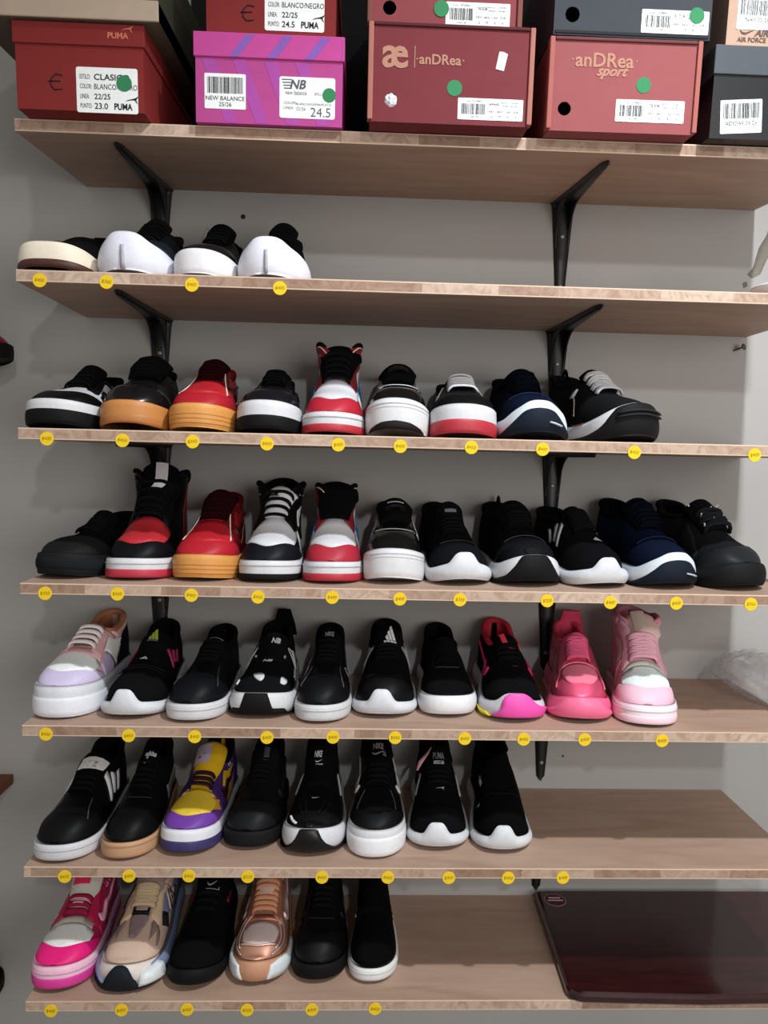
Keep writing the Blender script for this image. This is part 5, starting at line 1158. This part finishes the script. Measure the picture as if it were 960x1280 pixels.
for k, (y, w) in enumerate(((.006, .011), (-.002, .015))):
    b.tube([(ecx-w+2*w*i/24, ecy+y+.0018*math.sin(i*1.9+k), zt+.001) for i in range(25)], .0006, 5)
b.build('sticker_print', mat((206, 190, 190), 'ink'), s1)

# crumpled clear bag in the right corner of the shelf with the pink shoes
bm = bmesh.new(); bmesh.ops.create_icosphere(bm, subdivisions=5, radius=1)
from mathutils import noise
for q in bm.verts:
    d = q.co.normalized(); k = 1+.22*noise.noise(d*2.2)+.16*abs(noise.noise(d*5.5+Vector((3, 1, 2))))+.06*noise.noise(d*13)
    x, y, z = d*k
    q.co = Vector((x*.07, y*.1-x*.03, z*.043*(1+.2*x)))
    q.co.z = max(q.co.z, -.034+.002*noise.noise(d*6))
bm.verts.index_update()
zlo = min(q.co.z for q in bm.verts); xhi = max(q.co.x for q in bm.verts); yhi = max(q.co.y for q in bm.verts)
V = [(q.co.x+1.238, q.co.y-yhi-.004, q.co.z-zlo+SHELF['E']+.001) for q in bm.verts]; Fb = [[q.index for q in f.verts] for f in bm.faces]; bm.free()
tag(mk('plastic_bag', V, Fb, plastic_bag_mat(), None, True), 'crumpled clear plastic bag at the right end of the shelf with the pink shoes', 'bag')

# white dish lying at the right end of the shelf with four shoes
prof = [(.0, 0), (.03, 0), (.034, .004), (.05, .017), (.053, .0205), (.0505, .0225), (.033, .009), (.0, .007)]
V = []; F = []; n = 40; m = len(prof)
for i in range(n):
    a = 2*math.pi*i/n; V += [(r*math.cos(a), r*math.sin(a), z) for r, z in prof]
for i in range(n):
    for j in range(m-1): F.append((i*m+j, ((i+1) % n)*m+j, ((i+1) % n)*m+j+1, i*m+j+1))
o = mk('dish', V, F, mat((232, 234, 236), 'gloss')); o.location = (1.163, -.225, SHELF['B']+.001)
tag(o, 'white shallow dish at the right end of the shelf with four shoes', 'dish')

# nails and screw holes in the wall
def nail(x, z, L, label, tilt=(-.5, .0)):
    t = empty('wall_nail', (x, 0, z)); tag(t, label, 'nail')
    d = np.array([-.45*tilt[0], -1, tilt[1]]); d /= np.linalg.norm(d); m = mat((96, 88, 82), 'metal')
    s = MB(); s.tube([d*-.008, d*L*.5, d*L], .0016, 8); s.build('shank', m, t)
    h = MB(); h.tube([d*L, d*(L+.0015), d*(L+.003)], [.0058, .0062, .004], 12); h.build('head', m, t)
nail(1.196, 1.262, .02, 'bent nail in the wall above the white-laced black sneaker', (-1.2, .25))
nail(.0455, .285, .008, 'small nail in the wall left of the bright pink sneaker', (0, 0))
def plug(x, z, r, label):
    t = MB(); t.tube([(0, .004, 0), (0, -.0006, 0), (0, -.0012, 0)], [r, r, r*.7], 14, [(0, 0, 1)]*3); o = t.build('wall_plug', mat((52, 46, 42), 'rubber')); o.location = (x, 0, z); tag(o, label, 'wall plug')
plug(.2798, 1.4754, .0042, 'dark wall plug hole above the four shoes')
plug(.905, .478, .002, 'tiny dark hole in the wall under the pale pink high-top')

# the next rack, just entering on the left
def side_plank(x1, z, label):
    P = [(-.5, -.003), (-.5, -.13), (x1-.02, -.13), (x1-.006, -.124), (x1, -.11), (x1, -.003)]; n = len(P)
    o = mk('side_shelf', [(p[0], p[1], 0) for p in P]+[(p[0], p[1], -.017) for p in P], [tuple(range(n))[::-1], tuple(n+i for i in range(n))]+[(i, (i+1) % n, (i+1) % n+n, i+n) for i in range(n)], mat((112, 70, 52), 'card'), None, False)
    o.location = (0, 0, z); tag(o, label, 'shelf', 'shelf boards of the next rack'); return o
side_plank(-.16, 1.1905, 'brown side board under the red shoe toe at the left edge')
side_plank(-.142, .434, 'brown side board whose corner shows at the left edge beside the striped black sneaker')
side_plank(-.19, .0495, 'brown side board under the black shoe toe at the lower left edge')
shoe('C', -.104, 90, 'red sneaker toe with a black sole poking in at the left edge', yt=-.068, z=1.191, W=.1, L=.25, up=(104, 20, 28), mid=(22, 16, 17), spring=.01, panels=[('toe_cap', toecap(.15, .36), (120, 20, 28), 'leather')], group='shoes on the next rack')
shoe('G', -.136, 90, 'black shoe toe poking in at the left edge near the bottom', yt=-.068, z=.05, W=.1, L=.25, up=(16, 16, 17), mid=(18, 18, 19), group='shoes on the next rack')

# ------------------------------------------------------------------ light and camera
def spot(name, loc, target, power, size, blend, soft, col):
    l = bpy.data.lights.new(name, 'SPOT'); l.energy = power; l.color = col; l.shadow_soft_size = soft; l.spot_size = R(size); l.spot_blend = blend
    o = bpy.data.objects.new(name, l); COL.objects.link(o); o.location = loc
    o.rotation_euler = (Vector(target)-Vector(loc)).to_track_quat('-Z', 'Y').to_euler()
spot('ceiling_downlight', (1.2, -1.135, 2.45), (.92, -.92, 0), 142, 114, .68, .035, (.93, .97, 1))
spot('ceiling_spot_far', (1.2, -3.5, 2.46), (1.1, 0, 1.1), 112, 54, 1, .06, (.95, .98, 1))
al = bpy.data.lights.new('added_front_fill', 'AREA'); al.energy = 29; al.color = (1, .95, .91); al.shape = 'RECTANGLE'; al.size = 1.5; al.size_y = 1.3  # soft fill added at the right front to lift the shaded wall
ao = bpy.data.objects.new('added_front_fill', al); COL.objects.link(ao); ao.location = (1.9, -2.7, 1.15)
ao.rotation_euler = (Vector((.9, 0, .95))-ao.location).to_track_quat('-Z', 'Y').to_euler()
w = bpy.data.worlds.new('room'); w.use_nodes = True; SC.world = w
bg = w.node_tree.nodes['Background']; bg.inputs['Color'].default_value = (1, .95, .9, 1); bg.inputs['Strength'].default_value = .36

cam = bpy.data.cameras.new('camera'); co = bpy.data.objects.new('camera', cam); COL.objects.link(co)
cam.sensor_fit = 'VERTICAL'; cam.sensor_height = 36; cam.lens = 931.33/1280*36; cam.clip_start = .02
right = Vector((.99915975, -.03387418, .02307219)); up = Vector((-.02049861, .07444934, .99701409)); fw = Vector((.03549074, .9966493, -.07369241))
from mathutils import Matrix
co.matrix_world = Matrix(((right.x, up.x, -fw.x, .4975), (right.y, up.y, -fw.y, -1.3924), (right.z, up.z, -fw.z, 1.0479), (0, 0, 0, 1)))
SC.camera = co
SC.view_settings.view_transform = 'Standard'; SC.view_settings.look = 'None'; SC.view_settings.gamma = 1; SC.view_settings.use_curve_mapping = False
SC.view_settings.exposure = 0
SC.cycles.use_denoising = True
